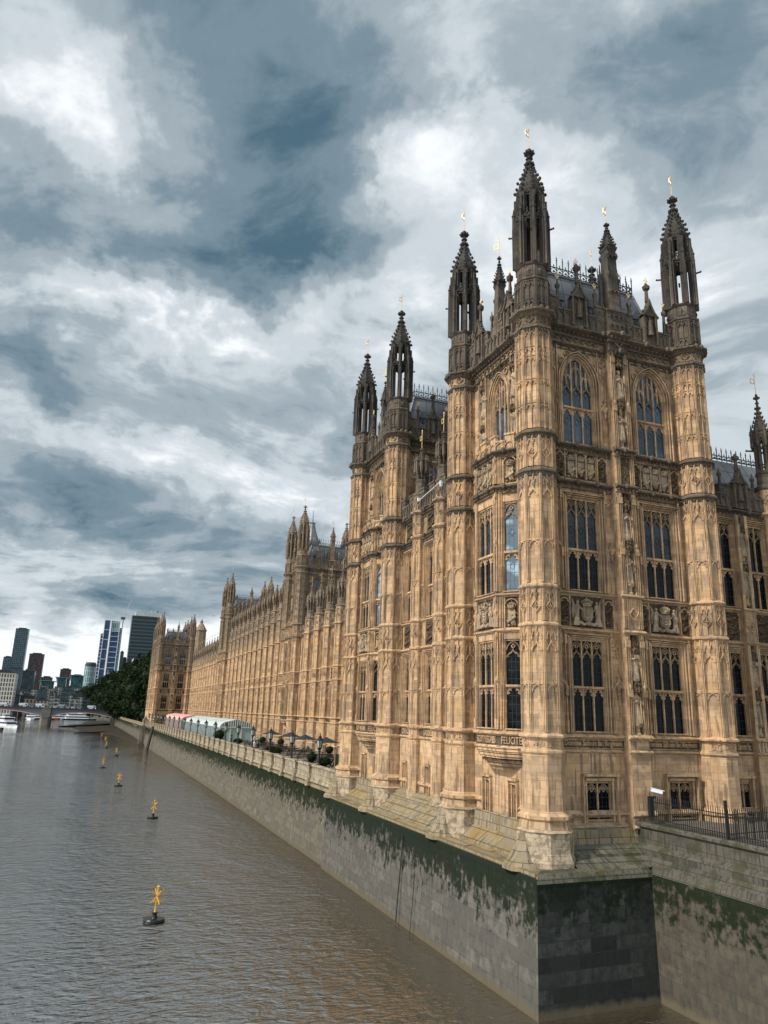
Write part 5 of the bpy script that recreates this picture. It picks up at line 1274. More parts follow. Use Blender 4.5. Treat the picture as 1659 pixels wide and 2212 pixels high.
# water and ground
g = MB(); g.quad([(-900, -300, 0), (6, -300, 0), (6, 900, 0), (-900, 900, 0)]); structure('river', g.mesh('river', ['water']))
g = MB(); g.quad([(-3000, -400, -2), (3000, -400, -2), (3000, 5000, -2), (-3000, 5000, -2)])
g.flat([(-6.0, 420), (-3.4, 275), (-2.8, 237), (400, 237), (400, 1400), (-4, 1400), (-9, 600)][::-1], 0, 4.9)
g.flat([(-240, -300), (-240, 420), (-200, 640), (-100, 760), (-30, 770), (-9, 640), (-9, 1400), (-2500, 1400), (-2500, -300)], -1, 3.0)
g.flat([(11, 30), (400, 30), (400, 237), (11, 237)], 0, 5.4)
structure('ground', g.mesh('ground', ['gplain']))
# mud bank
def mud():
    mb = MB(); rd = random.Random(5)
    edge = [(-3.6, 215), (-5.5, 225), (-7.5, 245), (-8.5, 270), (-11.5, 297), (-16.0, 318), (-22.5, 340), (-30.5, 385), (-28, 400), (-24, 412), (-34, 445), (-26, 470), (-24, 520), (-22, 560)]
    for i in range(len(edge)-1):
        (x0, y0), (x1, y1) = edge[i], edge[i+1]
        for t in range(4):
            ya, yb = y0+(y1-y0)*t/4, y0+(y1-y0)*(t+1)/4; xa, xb = x0+(x1-x0)*t/4, x0+(x1-x0)*(t+1)/4
            wa, wb = -4.0-(ya-215)*.01, -4.0-(yb-215)*.01
            for k in range(4):
                f0, f1 = k/4, (k+1)/4; h = lambda f: -.12+1.1*f**.8
                mb.quad([(xa+(wa-xa)*f0, ya, h(f0)), (xb+(wb-xb)*f0, yb, h(f0)), (xb+(wb-xb)*f1, yb, h(f1)), (xa+(wa-xa)*f1, ya, h(f1))])
    return mb
structure('mud_bank', mud().mesh('mud_bank', ['mud']))
g = MB(); g.tube((-25, 312, .1), (-6, 330, .5), .25, .25, 6); g.tube((-34, 395, .2), (-8, 428, 1.2), .5, .5, 6)
thing('outfall_pipe', 'dark low outfall pipe lying across the mud bank', 'pipe', None, None, g.mesh('outfall_pipe', ['iron']))

# mooring pile and slatted fender at the far end of the terrace wall
g = MB(); g.tube((-4.5, 188.6, -1), (-3.2, 191, 6.2), .42, .36, 8); thing('mooring_pile', 'dark timber pile leaning against the far terrace wall', 'mooring pile', None, None, g.mesh('mooring_pile', [plain('wet_timber', (.03, .03, .028), .8)]))
g = MB()
for i in range(16): g.box(-5.0, -3.4, 219.5, 221, .2+i*.36, .38+i*.36)
g.box(-3.9, -3.5, 219.8, 220.7, 0, 7.6); g.prism([(-4.4, 7.2), (-2.6, 7.2), (-3.5, 8.6)], 219, 222)
thing('fender_ladder', 'slatted timber fender with a small pointed top beyond the leaning pile', 'fender', None, None, g.mesh('fender_ladder', [plain('grey_timber', (.16, .14, .11), .85)]))

# ------------------------------------------------------------------ terrace lamps
lp = MB(); lp.lathe([(6.0, .26), (6.35, .24), (6.45, .16), (6.9, .13), (7.0, .17), (7.1, .10), (8.0, .075), (8.15, .13), (8.25, .09), (8.35, .2)], 0, 0, 8)
for k in range(4): a = PI/4+k*PI/2; lp.tube((.08*math.cos(a), .08*math.sin(a), 8.2), (.24*math.cos(a), .24*math.sin(a), 8.42), .02, .02, 4)
LPOST = lp.mesh('post', ['iron'])
ln = MB()
for k in range(6): a = k*PI/3; ln.tube((.2*math.cos(a), .2*math.sin(a), 8.4), (.3*math.cos(a), .3*math.sin(a), 9.05), .02, .02, 4)
ln.lathe([(9.05, .36), (9.1, .34), (9.3, .15), (9.36, .17), (9.45, .06), (9.6, .03), (9.62, .06), (9.7, .01)], 0, 0, 6, 0); ln.lathe([(8.36, .22), (8.42, .22)], 0, 0, 6, 0)
ln.lathe([(8.43, .19), (9.04, .28)], 0, 0, 6, 0, 1)
LAN = ln.mesh('lantern', ['iron', plain('lamp_glass', (.30, .36, .36), .15)])
lamp0 = None
for i in range(20):
    y = 36.1+9.93*i
    if y > 232: break
    x = px_at(y)+.75
    o = thing('terrace_lamp', 'black lantern lamp post on the terrace, %s from the near towers' % ORD[i], 'lamp post', T(x, y, 6), 'lamps along the terrace parapet')
    link('post', LPOST, o, T(x, y, 0)); link('lantern', LAN, o, T(x, y, 0))

# ------------------------------------------------------------------ marquees
def marquee(x0, x1, y0, y1, ze, zr, c1, c2, c3, label):
    mm, t = mat('striped_canvas'); pos = t.n('ShaderNodeNewGeometry').outputs['Position']; P = t.xyz(pos)
    s = t.m('GREATER_THAN', t.m('FRACT', t.m('MULTIPLY', P[0], 2.6)), .5); finish(t, t.mix(s, c1, c2), .8)
    mr, t = mat('ribbed_canvas'); pos = t.n('ShaderNodeNewGeometry').outputs['Position']; P = t.xyz(pos)
    s = t.m('GREATER_THAN', t.m('FRACT', t.m('MULTIPLY', P[1], 1.1)), .62); finish(t, t.mix(s, c2, c3), .75)
    root = thing('marquee', label, 'marquee', T((x0+x1)/2, y0, 6))
    xm = (x0+x1)/2; pr = [(x0, ze), (x0+.25, ze+.45), (x0+.8, ze+.75), (xm, zr), (x1-.8, ze+.75), (x1-.25, ze+.45), (x1, ze)]
    g = MB()
    for i in range(len(pr)-1): g.quad([(pr[i][0], y0, pr[i][1]), (pr[i+1][0], y0, pr[i+1][1]), (pr[i+1][0], y1, pr[i+1][1]), (pr[i][0], y1, pr[i][1])])
    n = int((y1-y0)/4)
    for k in range(n+1):
        yy = y0+(y1-y0)*k/n
        for i in range(len(pr)-1): g.tube((pr[i][0], yy, pr[i][1]+.02), (pr[i+1][0], yy, pr[i+1][1]+.02), .07, .07, 5)
    link('canopy', g.mesh('canopy', [mr]), root)
    g = MB(); g.prism(pr, y0-.05, y0); g.prism(pr, y1, y1+.05); link('gable', g.mesh('gable', [mm]), root)
    g = MB(); g.box(x0+.1, x1-.1, y0+.1, y0+.16, 6, ze, 0); g.box(x0+.1, x0+.16, y0, y1, 6, ze, 1)
    for k in range(n*2+1): yy = y0+(y1-y0)*k/(2*n); g.box(x0, x0+.09, yy-.09, yy+.09, 6, ze, 2)
    for xx in (x0, x0+(x1-x0)/3, x1-(x1-x0)/3, x1): g.box(xx-.08, xx+.08, y0-.02, y0+.1, 6, ze, 2)
    g.box(x0-.02, x1, y0-.06, y0+.1, ze-.14, ze+.02, 2); g.box(x0-.05, x0+.1, y0, y1, ze-.14, ze+.02, 2)
    link('side_walls', g.mesh('side_walls', [plain('marquee_wall', (.30, .40, .38), .5), plain('marquee_window', (.13, .18, .19), .3, .5, 1), plain('marquee_frame', c2, .6)]), root)
marquee(1.5, 7.2, 104.5, 157, 8.5, 9.75, (.035, .07, .065), (.50, .54, .53), (.33, .38, .38), 'green and white striped marquee on the terrace with a ribbed canvas roof')
marquee(1.5, 7.2, 166.5, 211, 8.55, 9.75, (.55, .15, .12), (.66, .42, .38), (.62, .30, .27), 'pink striped marquee farther along the terrace')

# ------------------------------------------------------------------ terrace clutter
def leafball(rx, rz, n, seed, size=.09, m=0):
    mb = MB(); rd = random.Random(seed)
    for _ in range(n):
        d = Vector((rd.gauss(0, 1), rd.gauss(0, 1), rd.gauss(0, 1))).normalized(); r_ = rd.uniform(.72, 1.05)
        p = Vector((d.x*rx*r_, d.y*rx*r_, d.z*rz*r_)); a = Vector((rd.gauss(0, 1), rd.gauss(0, 1), rd.gauss(0, 1))).normalized()*size; b = a.cross(Vector((rd.gauss(0, 1), rd.gauss(0, 1), rd.gauss(0, 1))).normalized())
        mb.quad([p-a, p+b, p+a, p-b], m)
    mb.ball(0, 0, 0, rx*.82, rx*.82, rz*.82, m, 12, 8)
    return mb
bsh = [leafball(.75, .7, 420, 1).mesh('foliage', ['leaf2']), leafball(.95, .55, 420, 2, .11).mesh('foliage', ['leaf2'])]
pot = MB(); pot.box(-.4, .4, -.4, .4, 0, .5); POT = pot.mesh('planter', [plain('dark_planter', (.03, .03, .03), .6)])
BS = [(1.6, 40.5, 1), (2.2, 47.2, 0), (1.0, 58.5, 1), (1.1, 61.5, 1), (9.6, 38, 0), (9.4, 45, 1), (9.5, 54, 0), (1.2, 84.5, 1), (6.5, 92, 0), (7.6, 84, 0), (1.0, 101.5, 0), (9.7, 31.5, 1), (8.9, 63, 0)]
pos_words = ['low bush in a dark planter near the lamp nearest the towers', 'rounded bush between the two lamps nearest the towers', 'low bush just behind the parapet at the second lamp', 'bright low bush beside the second lamp', 'bush at the foot of the palace front nearest the towers', 'bush against the palace front past the first window bays', 'bush against the palace front near the dark umbrellas', 'low bush behind the parapet before the striped marquee', 'round clipped bush at the right of the striped marquee', 'round clipped bush on the terrace before the marquee', 'tall round clipped bush by the marquee side wall', 'low bush tucked beside the second tower', 'bush by the palace entrance door']
for (x, y, k), lb in zip(BS, pos_words):
    s = 1.25 if y > 100 else .72; o = thing('bush', lb, 'bush', T(x, y, 6), 'clipped bushes in planters on the terrace')
    link('foliage', bsh[k], o, T(x, y, 6.5+.6*s) @ Matrix.Scale(s, 4)); link('planter', POT, o, T(x, y, 6))
tb = MB(); tb.box(-.9, .9, -.4, .4, .70, .76); tb.box(-.9, .9, -.85, -.6, .42, .47); tb.box(-.9, .9, .6, .85, .42, .47)
TAB = tb.mesh('table_top', [plain('dark_wood', (.035, .028, .022), .6)])
tg = MB()
for s in (-1, 1): tg.tube((s*.7, -.75, 0), (s*.7, .15, .72), .04, .04, 5); tg.tube((s*.7, .75, 0), (s*.7, -.15, .72), .04, .04, 5); tg.box(s*.7-.04, s*.7+.04, -.8, .8, .38, .43)
TLEG = tg.mesh('trestle', ['iron'])
k = 0
for i, y in enumerate((34, 38, 43, 48, 52, 57, 62, 67, 71, 76, 81, 86, 90, 95)):
    for x in (4.0, 7.0):
        o = thing('picnic_table', 'dark picnic table in the %s row from the parapet, %s from the near towers' % ('river-side' if x < 5 else 'palace-side', ORD[i]), 'table', T(x, y, 6), 'picnic tables on the terrace')
        link('table_top', TAB, o, T(x, y, 6, .2*math.sin(i))); link('trestle', TLEG, o, T(x, y, 6, .2*math.sin(i)))
um = MB(); um.tube((0, 0, 0), (0, 0, 2.6), .035, .035, 6, 0); um.lathe([(1.95, 1.7), (2.15, 1.1), (2.5, .2), (2.6, .03)], 0, 0, 8, m=1); um.lathe([(0, .3), (.12, .28)], 0, 0, 8)
UMB = um.mesh('parasol', ['iron', plain('dark_canvas', (.02, .026, .028), .8)])
for i, (x, y) in enumerate(((7.5, 60), (7.3, 69), (7.5, 78), (6.8, 87))): thing('parasol', 'dark open parasol over the terrace tables, %s from the near towers' % ORD[i], 'parasol', T(x, y, 6), 'dark parasols on the terrace', UMB)
sc_ = MB(); sc_.box(2.2, 2.35, 32, 32.15, 6, 8.0, 0); sc_.box(2.2, 2.35, 39.2, 39.35, 6, 8.0, 0); sc_.box(2.24, 2.3, 32.1, 39.2, 6.2, 7.75, 1)
thing('screen_fence', 'dark hedge screen between wooden posts behind the parapet beside the second tower', 'screen', None, None, sc_.mesh('screen_fence', [plain('post_wood', (.30, .20, .12), .8), 'leaf2']))
def person_mesh(top, legs, seed):
    mb = MB(); n = 10
    for rings, m, cx in (([(.02, .055, .09, -.09), (.45, .065, .07, -.09), (.85, .10, .10, -.08)], 1, 0), ([(.02, .055, .09, .09), (.45, .065, .07, .09), (.85, .10, .10, .08)], 1, 0), ([(.82, .17, .12, 0), (1.0, .15, .10, 0), (1.3, .20, .12, 0), (1.42, .17, .1, 0), (1.48, .06, .06, 0), (1.54, .05, .05, 0)], 0, 0)):
        b = len(mb.v)
        for z, rx, ry, ox in rings:
            for k in range(n): a = 2*PI*k/n; mb.v.append((ox+rx*math.cos(a), ry*math.sin(a), z))
        for i in range(len(rings)-1):
            for k in range(n): a = b+i*n+k; c = b+i*n+(k+1) % n; mb.f.append((a, c, c+n, a+n)); mb.m.append(m)
    mb.ball(0, 0, 1.64, .085, .1, .12, 2, 10, 7); mb.ball(0, .02, 1.69, .092, .1, .09, 3, 10, 6)
    for s in (-1, 1): mb.tube((s*.2, 0, 1.4), (s*.25, .02, 1.12), .05, .042, 7, 0); mb.tube((s*.25, .02, 1.12), (s*.2, -.15, .9), .042, .03, 7, 2); mb.octa(s*.19, -.18, .87, .04, .03, .05, 2)
    return mb.mesh('person', [plain('cloth_top', top, .8), plain('cloth_legs', legs, .8), plain('skin', (.45, .28, .20), .6), plain('hair', (.03, .02, .015), .7)])
for x, y, rz, top, lb in ((.6, 69.5, .4, (.75, .75, .75), 'person in a white shirt standing behind the parapet by the fourth lamp'), (2.6, 98.5, 1.2, (.05, .05, .06), 'person in dark clothes standing before the striped marquee'), (5.2, 93, 2.2, (.6, .6, .6), 'person in a pale top by the marquee front'), (8.6, 50, .4, (.5, .5, .52), 'person in a pale top at the foot of the palace front'), (3.3, 80, .4, (.04, .16, .12), 'person in a green jacket among the tables')):
    thing('person', lb, 'person', T(x, y, 6, rz), None, person_mesh(top, (.03, .03, .04), 1))

# ------------------------------------------------------------------ buoys
def buoy():
    f = MB(); f.lathe([(-.25, .95), (.0, 1.25), (.22, 1.32), (.36, 1.22), (.40, 1.0), (.38, .4), (.5, .34), (.75, .26), (.95, .3), (1.0, .42), (1.04, .42), (1.06, .2)], 0, 0, 20)
    p = MB(); p.lathe([(1.0, .17), (1.2, .11), (3.75, .085), (3.78, .22), (3.86, .24), (3.98, .05)], 0, 0, 10)
    x = MB()
    for k in range(2):
        g = MB()
        for s in (-1, 1): g.strip([(-.78, 2.75-s*.72), (.78, 2.75+s*.72)], .15, -.03, .03); g.quad([(-.78, .03, 2.75-s*.72-.08), (.78, .03, 2.75+s*.72-.08), (.78, .03, 2.75+s*.72+.08), (-.78, .03, 2.75-s*.72+.08)])
        x.merge(g, Matrix.Rotation(k*PI/2, 4, 'Z'))
    return f.mesh('float', [plain('black_rubber', (.012, .014, .014), .35)]), p.mesh('pole', [plain('yellow_paint', (.62, .34, .05), .6, .35, 5)]), x.mesh('topmark', [plain('yellow_board', (.62, .34, .05), .6, .35, 5)])
BF, BP, BX = buoy()
for i, (x, y) in enumerate(((-15.18, 15.96), (-12.28, 57.1), (-14.68, 91.9), (-16.43, 126.4), (-12.92, 164.5), (-14.6, 198.7), (-14.2, 231.5), (-14.9, 265.5))):
    o = thing('marker_buoy', 'yellow cross topped buoy on a black float, %s' % ('nearest of the line' if i == 0 else ORD[i]+' nearest of the line'), 'buoy', T(x, y, 0), 'yellow marker buoys off the river wall')
    m_ = T(x, y, .0, .35+.4*i) @ Matrix.Rotation(R(3), 4, 'Y') @ Matrix.Scale(.46, 4)
    link('float', BF, o, m_); link('pole', BP, o, m_); link('topmark', BX, o, m_)

# ------------------------------------------------------------------ far bridge
YB = 420
br = thing('road_bridge', 'low arched river bridge with pink trimmed steel arches and a stone pier', 'bridge', T(-42, YB, 0))
def deckz(x): return 8.3+.9*math.cos((x+75)/95*1.2) if x > -150 else 8
g = MB()
xs = [-260+6*i for i in range(44)]
for a, b in zip(xs, xs[1:]):
    za, zb = deckz(a), deckz(b); g.quad([(a, YB, za), (b, YB, zb), (b, YB+14, zb), (a, YB+14, za)], 0)
    g.prism([(a, za-.7), (b, zb-.7), (b, zb), (a, za)], YB-.3, YB, 0); g.prism([(a, za-1.2), (b, zb-1.2), (b, zb-.75), (a, za-.75)], YB-.15, YB, 1)
link('deck', g.mesh('deck', [plain('bridge_dark', (.025, .03, .036), .6), plain('bridge_blue', (.09, .115, .14), .6)]), br)
g = MB()
for a, b in zip(xs, xs[1:]):
    za, zb = deckz(a), deckz(b); g.prism([(a, za+.85), (b, zb+.85), (b, zb+1.0), (a, za+1.0)], YB-.2, YB)
    for k in range(4):
        x = a+k*1.5; g.box(x-.07, x+.07, YB-.18, YB, za, za+.9)
        if k % 2: g.box(x-.5, x+.5, YB-.14, YB-.05, za+.1, za+.75)
link('parapet', g.mesh('parapet', [plain('bridge_rail', (.03, .03, .035), .6)]), br)
def arch_span(x0, x1, zs, zt):
    g = MB(); n = 16; P = [(x0+(x1-x0)*i/n, zs+(zt-zs)*(1-(2*i/n-1)**2)) for i in range(n+1)]
    for p, q in zip(P, P[1:]):
        g.prism([(p[0], p[1]), (q[0], q[1]), (q[0], deckz(q[0])-1.1), (p[0], deckz(p[0])-1.1)], YB+.1, YB+.4, 1)
    g.strip(P, .45, YB-.15, YB+.4, 0); 
    for k in (4, 8, 12): g.strip(P, .5, YB+k-.2, YB+k+.4, 1)
    return g.mesh('arch', [plain('pink_trim', (.48, .27, .25), .6), M['bridge_blue2']])
M['bridge_blue2'] = plain('bridge_spandrel', (.12, .15, .175), .6)
for x0, x1, zs, zt in ((-39.6, -8.5, 5.0, 7.1), (-88, -44.6, 5.0, 7.7), (-137, -93, 5, 7.7), (-186, -142, 5, 7.2)): link('arch', arch_span(x0, x1, zs, zt), br)
g = MB(); g.flat([(-2.6, -2), (-1.5, -4.5), (1.5, -4.5), (2.6, -2), (2.6, 15), (1.5, 18), (-1.5, 18), (-2.6, 15)], -2, 4.6, 0); g.flat([(-2.2, -1.5), (2.2, -1.5), (2.2, 15), (-2.2, 15)], 4.6, 9.3, 0); g.box(-2.4, 2.4, -1.7, -1, 9.1, 9.5, 0); g.flat([(-2.8, -2.2), (-1.6, -4.8), (1.6, -4.8), (2.8, -2.2), (2.8, -1), (-2.8, -1)], 4.4, 4.75, 0)
PIERB = g.mesh('pier', [plain('pier_granite', (.14, .13, .11), .85, .3, .8)])
for x in (-42.1, -90.5, -139.5, -188): link('pier', PIERB, br, T(x, YB, 0))
g = MB(); g.box(-8.8, 6, YB-1, YB+16, 0, 8.6); link('abutment', g.mesh('abutment', ['pier_g']) if False else g.mesh('abutment', [plain('abutment_granite_far', (.10, .10, .085), .85)]), br)
# vehicles on the bridge
def car_mesh(L, H, van, col):
    mb = MB(); w2 = .9
    if van: pf = [(-L/2, .3), (L/2, .3), (L/2, H*.45), (L/2-.5, H*.95), (L/2-.8, H), (-L/2, H)]
    else: pf = [(-L/2, .3), (L/2, .3), (L/2, .8), (L/2-1.0, .92), (L/2-1.7, H), (-L/2+1.0, H), (-L/2+.3, .95), (-L/2, .85)]
    b = MB(); b.prism(pf, -w2, w2); return b.mesh('body', [col])
def wheels_mesh(L):
    b = MB()
    for x in (-L/2+.8, L/2-.9):
        for y in (-.92, .72):
            b.tube((x, y, .33), (x, y+.2, .33), .33, .33, 10)
    return b.mesh('wheels', ['iron'])
def winds(L, H, van):
    b = MB(); z0, z1 = (H*.52, H*.86) if van else (.95, H-.08)
    x0, x1 = (L/2-1.6, L/2-.55) if van else (-L/2+.9, L/2-1.5)
    b.box(x0, x1, -.915, -.9, z0, z1); b.box(x0, x1, .9, .915, z0, z1); return b.mesh('windows', ['iron'])
cw = plain('paint_white', (.75, .77, .8), .35); cb_ = plain('paint_dark', (.05, .055, .06), .3); cr_ = plain('paint_silver', (.35, .37, .4), .3)
VH = [(-63, 1, cw, 'white van at the left end of the bridge'), (-57.5, 0, cb_, 'dark car behind the leftmost van on the bridge'), (-54, 1, cw, 'white van left of the bridge pier'), (-49.5, 0, cr_, 'silver car just left of the pier'), (-45.8, 1, cw, 'white van above the pier'), (-38.5, 0, cw, 'white car just right of the pier'), (-34.5, 1, cr_, 'silver van over the right arch'), (-30, 0, cw, 'white car over the middle of the right arch'), (-25.8, 0, cr_, 'silver car near the trees on the bridge'), (-19.5, 1, cw, 'white van half under the trees at the right end of the bridge')]
for x, v, col, lb in VH:
    L, H = (5.4, 2.4) if v else (4.3, 1.45); z = deckz(x)+.02; m_ = T(x, YB+3.5, z) @ Matrix.Scale(.85, 4)
    o = thing('van' if v else 'car', lb, 'van' if v else 'car', m_, 'vehicles crossing the bridge'); link('body', car_mesh(L, H, v, col), o, m_); link('wheels', wheels_mesh(L), o, m_); link('windows', winds(L, H, v), o, m_)

# ------------------------------------------------------------------ boats
def boat(x, y, rz, L, B, decks, label, hullc, cat='boat', red=False):
    m_ = T(x, y, 0, rz); o = thing('tour_boat' if decks > 1 else 'moored_boat', label, cat, m_, 'boats on the river')
    h = MB(); n = 8; P = []
    for i in range(n+1):
        t = i/n; xx = -L/2+L*t; ww = B/2*(1 if t < .55 else math.sqrt(max(0.001, 1-((t-.55)/.45)**2))); P.append((xx, ww, .9+.7*max(0, t-.5)))
    for (xa, wa, za), (xb, wb, zb) in zip(P, P[1:]):
        for s in (-1, 1): h.quad([(xa, s*wa*.7, -.3), (xb, s*wb*.7, -.3), (xb, s*wb, zb), (xa, s*wa, za)]); 
        h.quad([(xa, -wa, za), (xb, -wb, zb), (xb, wb, zb), (xa, wa, za)], 1)
    h.quad([(-L/2, -B/2*.7, -.3), (-L/2, B/2*.7, -.3), (-L/2, B/2, .9), (-L/2, -B/2, .9)])
    link('hull', h.mesh('hull', [hullc, cw]), o, m_)
    if red: q = MB(); q.box(L*.3, L*.42, -B*.5, -B*.42, .3, 1.5); link('stern_panel', q.mesh('stern_panel', [hr]), o, m_)
    for d in range(decks):
        c = MB(); a, b = -L*.42+d*L*.06, L*.26-d*L*.10; z0 = .95+d*1.9
        c.box(a, b, -B*.4, B*.4, z0, z0+.7, 0); c.box(a+.1, b-.1, -B*.39, B*.39, z0+.7, z0+1.55, 1); c.box(a-.4, b+.3, -B*.44, B*.44, z0+1.55, z0+1.8, 0)
        k = int((b-a)/1.5)
        for i in range(k+1): xx = a+(b-a)*i/k; c.box(xx-.06, xx+.06, -B*.4, -B*.39+.02, z0+.7, z0+1.55, 0); c.box(xx-.06, xx+.06, B*.39, B*.4, z0+.7, z0+1.55, 0)
        link('cabin', c.mesh('cabin', [cw, M['glass']]), o, m_)
    w2 = MB(); zt = .95+decks*1.9; w2.box(-L*.05, L*.06, -B*.2, B*.2, zt, zt+1.1, 0); w2.box(-L*.04, L*.065, -B*.21, B*.21, zt+.45, zt+.95, 1); w2.tube((0, 0, zt+1), (0, 0, zt+2.6), .05, .05, 5, 0)
    link('wheelhouse', w2.mesh('wheelhouse', [cw, M['glass']]), o, m_)
hd = plain('hull_navy', (.02, .025, .04), .4); hr = plain('hull_orange', (.6, .10, .03), .5); hg = plain('hull_grey', (.2, .22, .24), .5)
boat(-57, 372, R(-60), 26, 6, 2, 'white two deck tour boat cut by the left edge of the photo', cw)
boat(-56, 330, R(-70), 16, 4.5, 0, 'low dark launch moored in front of the tour boat', hd)
boat(-58.5, 560, R(-85), 18, 6, 1, 'white boat seen stern on just left of the bridge pier', cw)
boat(-52, 585, R(15), 24, 6, 1, 'dark hulled boat with an orange stern left of the bridge pier', hd, red=True)
boat(-43, 610, R(10), 20, 6, 1, 'white cruiser just right of the bridge pier under the arch', cw)
boat(-36, 622, R(8), 22, 6, 1, 'grey working boat under the right arch of the bridge', hg)
boat(-27, 600, R(12), 24, 6, 2, 'dark trimmed passenger boat near the mud bank beyond the bridge', hd)

# ------------------------------------------------------------------ trees on the embankment
def tree_meshes(seed):
    rd = random.Random(seed); tr = MB(); tr.tube((0, 0, 0), (.3, .2, 6), .55, .4, 8); cr_m = MB(); clumps = []
    for i in range(20):
        a = rd.uniform(0, 2*PI); h = rd.uniform(2.5, 18.5); r_ = rd.uniform(1.5, 6.2)*(1-.5*abs(h-11)/9); p = Vector((r_*math.cos(a), r_*math.sin(a), h)); clumps.append((p, rd.uniform(2.2, 3.6)))
        if i < 8: tr.tube((.3, .2, 5.5), p, .25, .07, 5)
    for p, r_ in clumps:
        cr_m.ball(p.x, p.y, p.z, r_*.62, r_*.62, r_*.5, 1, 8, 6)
        for _ in range(190):
            d = Vector((rd.gauss(0, 1), rd.gauss(0, 1), rd.gauss(0, 1))).normalized(); q = p+Vector((d.x, d.y, d.z*.8))*r_*rd.uniform(.65, 1.08)
            a = Vector((rd.gauss(0, 1), rd.gauss(0, 1), rd.gauss(0, .6))).normalized()*rd.uniform(.25, .5); b = a.cross(Vector((rd.gauss(0, 1), rd.gauss(0, 1), rd.gauss(0, 1))).normalized())
            cr_m.quad([q-a, q+b, q+a, q-b], 0)
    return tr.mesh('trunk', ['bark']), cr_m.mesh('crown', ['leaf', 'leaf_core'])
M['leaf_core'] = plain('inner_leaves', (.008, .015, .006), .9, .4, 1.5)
TR = [tree_meshes(s) for s in (1, 2, 3)]
tp = [(-.5, 290, 1.15), (5, 285, 1.2), (2.0, 303, 1.25), (9, 300, 1.25), (-1.0, 318, 1.2), (7, 320, 1.3), (-1.8, 335, 1.15), (5, 340, 1.25), (-2.5, 352, 1.1), (4, 360, 1.2), (-3.2, 370, 1.05), (3, 380, 1.2), (-5, 388, 1.0), (-9, 405, 1.0), (-3, 402, 1.1), (-12, 440, 1.05), (-16, 452, 1.0), (-8, 445, 1.1), (-20, 470, .9), (10, 280, 1.2), (14, 310, 1.3)]
for i, (x, y, s) in enumerate(tp):
    a, b = TR[i % 3]; m_ = T(x+1.5, y, 4.5, i*1.3) @ Matrix.Scale(s*1.2, 4)
    o = thing('tree', 'dense dark green plane tree on the far embankment, %s counting away from the end tower' % (ORD[i] if i < 20 else 'twenty-first'), 'tree', m_, 'embankment plane trees'); link('trunk', a, o, m_); link('crown', b, o, m_)
g = MB(); g.tube((0, 0, -2), (0, 0, 29), .2, .12, 6); fl = MB(); fl.prism([(-.9, 28.4), (-.05, 29.8), (-.05, 28.0), (-.8, 26.9)], -.02, .02)
o = thing('flagpole', 'white flag on a pale pole above the dark trees', 'flagpole', T(-1.5, 400, 5)); link('pole', g.mesh('pole', [cw]), o, T(-1.5, 400, 7.0)); link('flag', fl.mesh('flag', [plain('flag_cloth', (.8, .8, .8), .8)]), o, T(-1.5, 400, 7.0))

# ------------------------------------------------------------------ skyline
FC = dict(
    teal=facade('teal_glass_grid', (.10, .16, .19), (.018, .04, .055), 3.0, 3.4, .32), dkred=facade('maroon_grid', (.035, .022, .026), (.09, .07, .075), 3.0, 3.4, .9, .8),
    white=facade('white_grid', (.46, .43, .38), (.05, .055, .06), 1.9, 3.2, .42), navy=facade('navy_cladding', (.014, .022, .032), (.018, .03, .045), 4, 4, .2), brown=facade('brown_louvre', (.035, .022, .020), (.06, .04, .036), 2, 20, .4),
    green=facade('green_glass', (.05, .13, .14), (.015, .085, .09), 3.5, 3.6, .3, .6), pale=facade('pale_teal_ribs', (.36, .46, .47), (.05, .11, .13), 2.4, 9, .55), blue=facade('blue_panel', (.03, .06, .12), (.018, .06, .16), 8, .9, .12, .4, .3, .15),
    band=facade('banded_glass', (.035, .07, .085), (.012, .02, .026), 60, 3.9, .85, .3), cream=facade('cream_flats', (.40, .37, .32), (.045, .055, .06), 3.4, 3.1, .62), mixed=facade('dark_flats', (.07, .11, .125), (.03, .045, .055), 3.0, 3.1, .35, .8), stonef=facade('stone_offices', (.30, .25, .19), (.05, .05, .05), 2.6, 3.6, .7),
    dark=facade('dark_flats_plain', (.035, .05, .055), (.02, .03, .035), 4, 3.4, .3))
rimw = plain('white_frame', (.62, .66, .68), .5); plant = plain('roof_plant', (.42, .45, .47), .7, .3, .3); dkp = plain('dark_trim', (.03, .04, .045), .6)
def block(x0, x1, zt, D, mt, label, depth=25, extras=None, name='building', cat='building', z0=-1, roof=True):
    o = thing(name, label, cat, T((x0+x1)/2, D, 0)); g = MB(); g.box(x0, x1, D, D+depth, z0, zt); link('walls', g.mesh('walls', [FC[mt]]), o)
    if roof:
        r_ = MB(); r_.box(x0-.25, x1+.25, D-.25, D+depth+.25, zt, zt+.6); w4 = (x1-x0)*.2; r_.box(x0+w4, x1-w4, D+3, D+depth-3, zt+.6, zt+2.4); link('roof', r_.mesh('roof', [dkp]), o)
    if extras: extras(o, x0, x1, zt, D, depth)
    return o
def ledges(o, x0, x1, zt, D, dp):
    g = MB()
    for i in range(int(zt/9)): g.box(x0-.7, x0+1.6, D-.9, D+.1, 6+i*9-.3, 6+i*9); g.box(x1-1.6, x1+.7, D-.9, D+.1, 9+i*9-.3, 9+i*9)
    link('balconies', g.mesh('balconies', [dkp]), o)
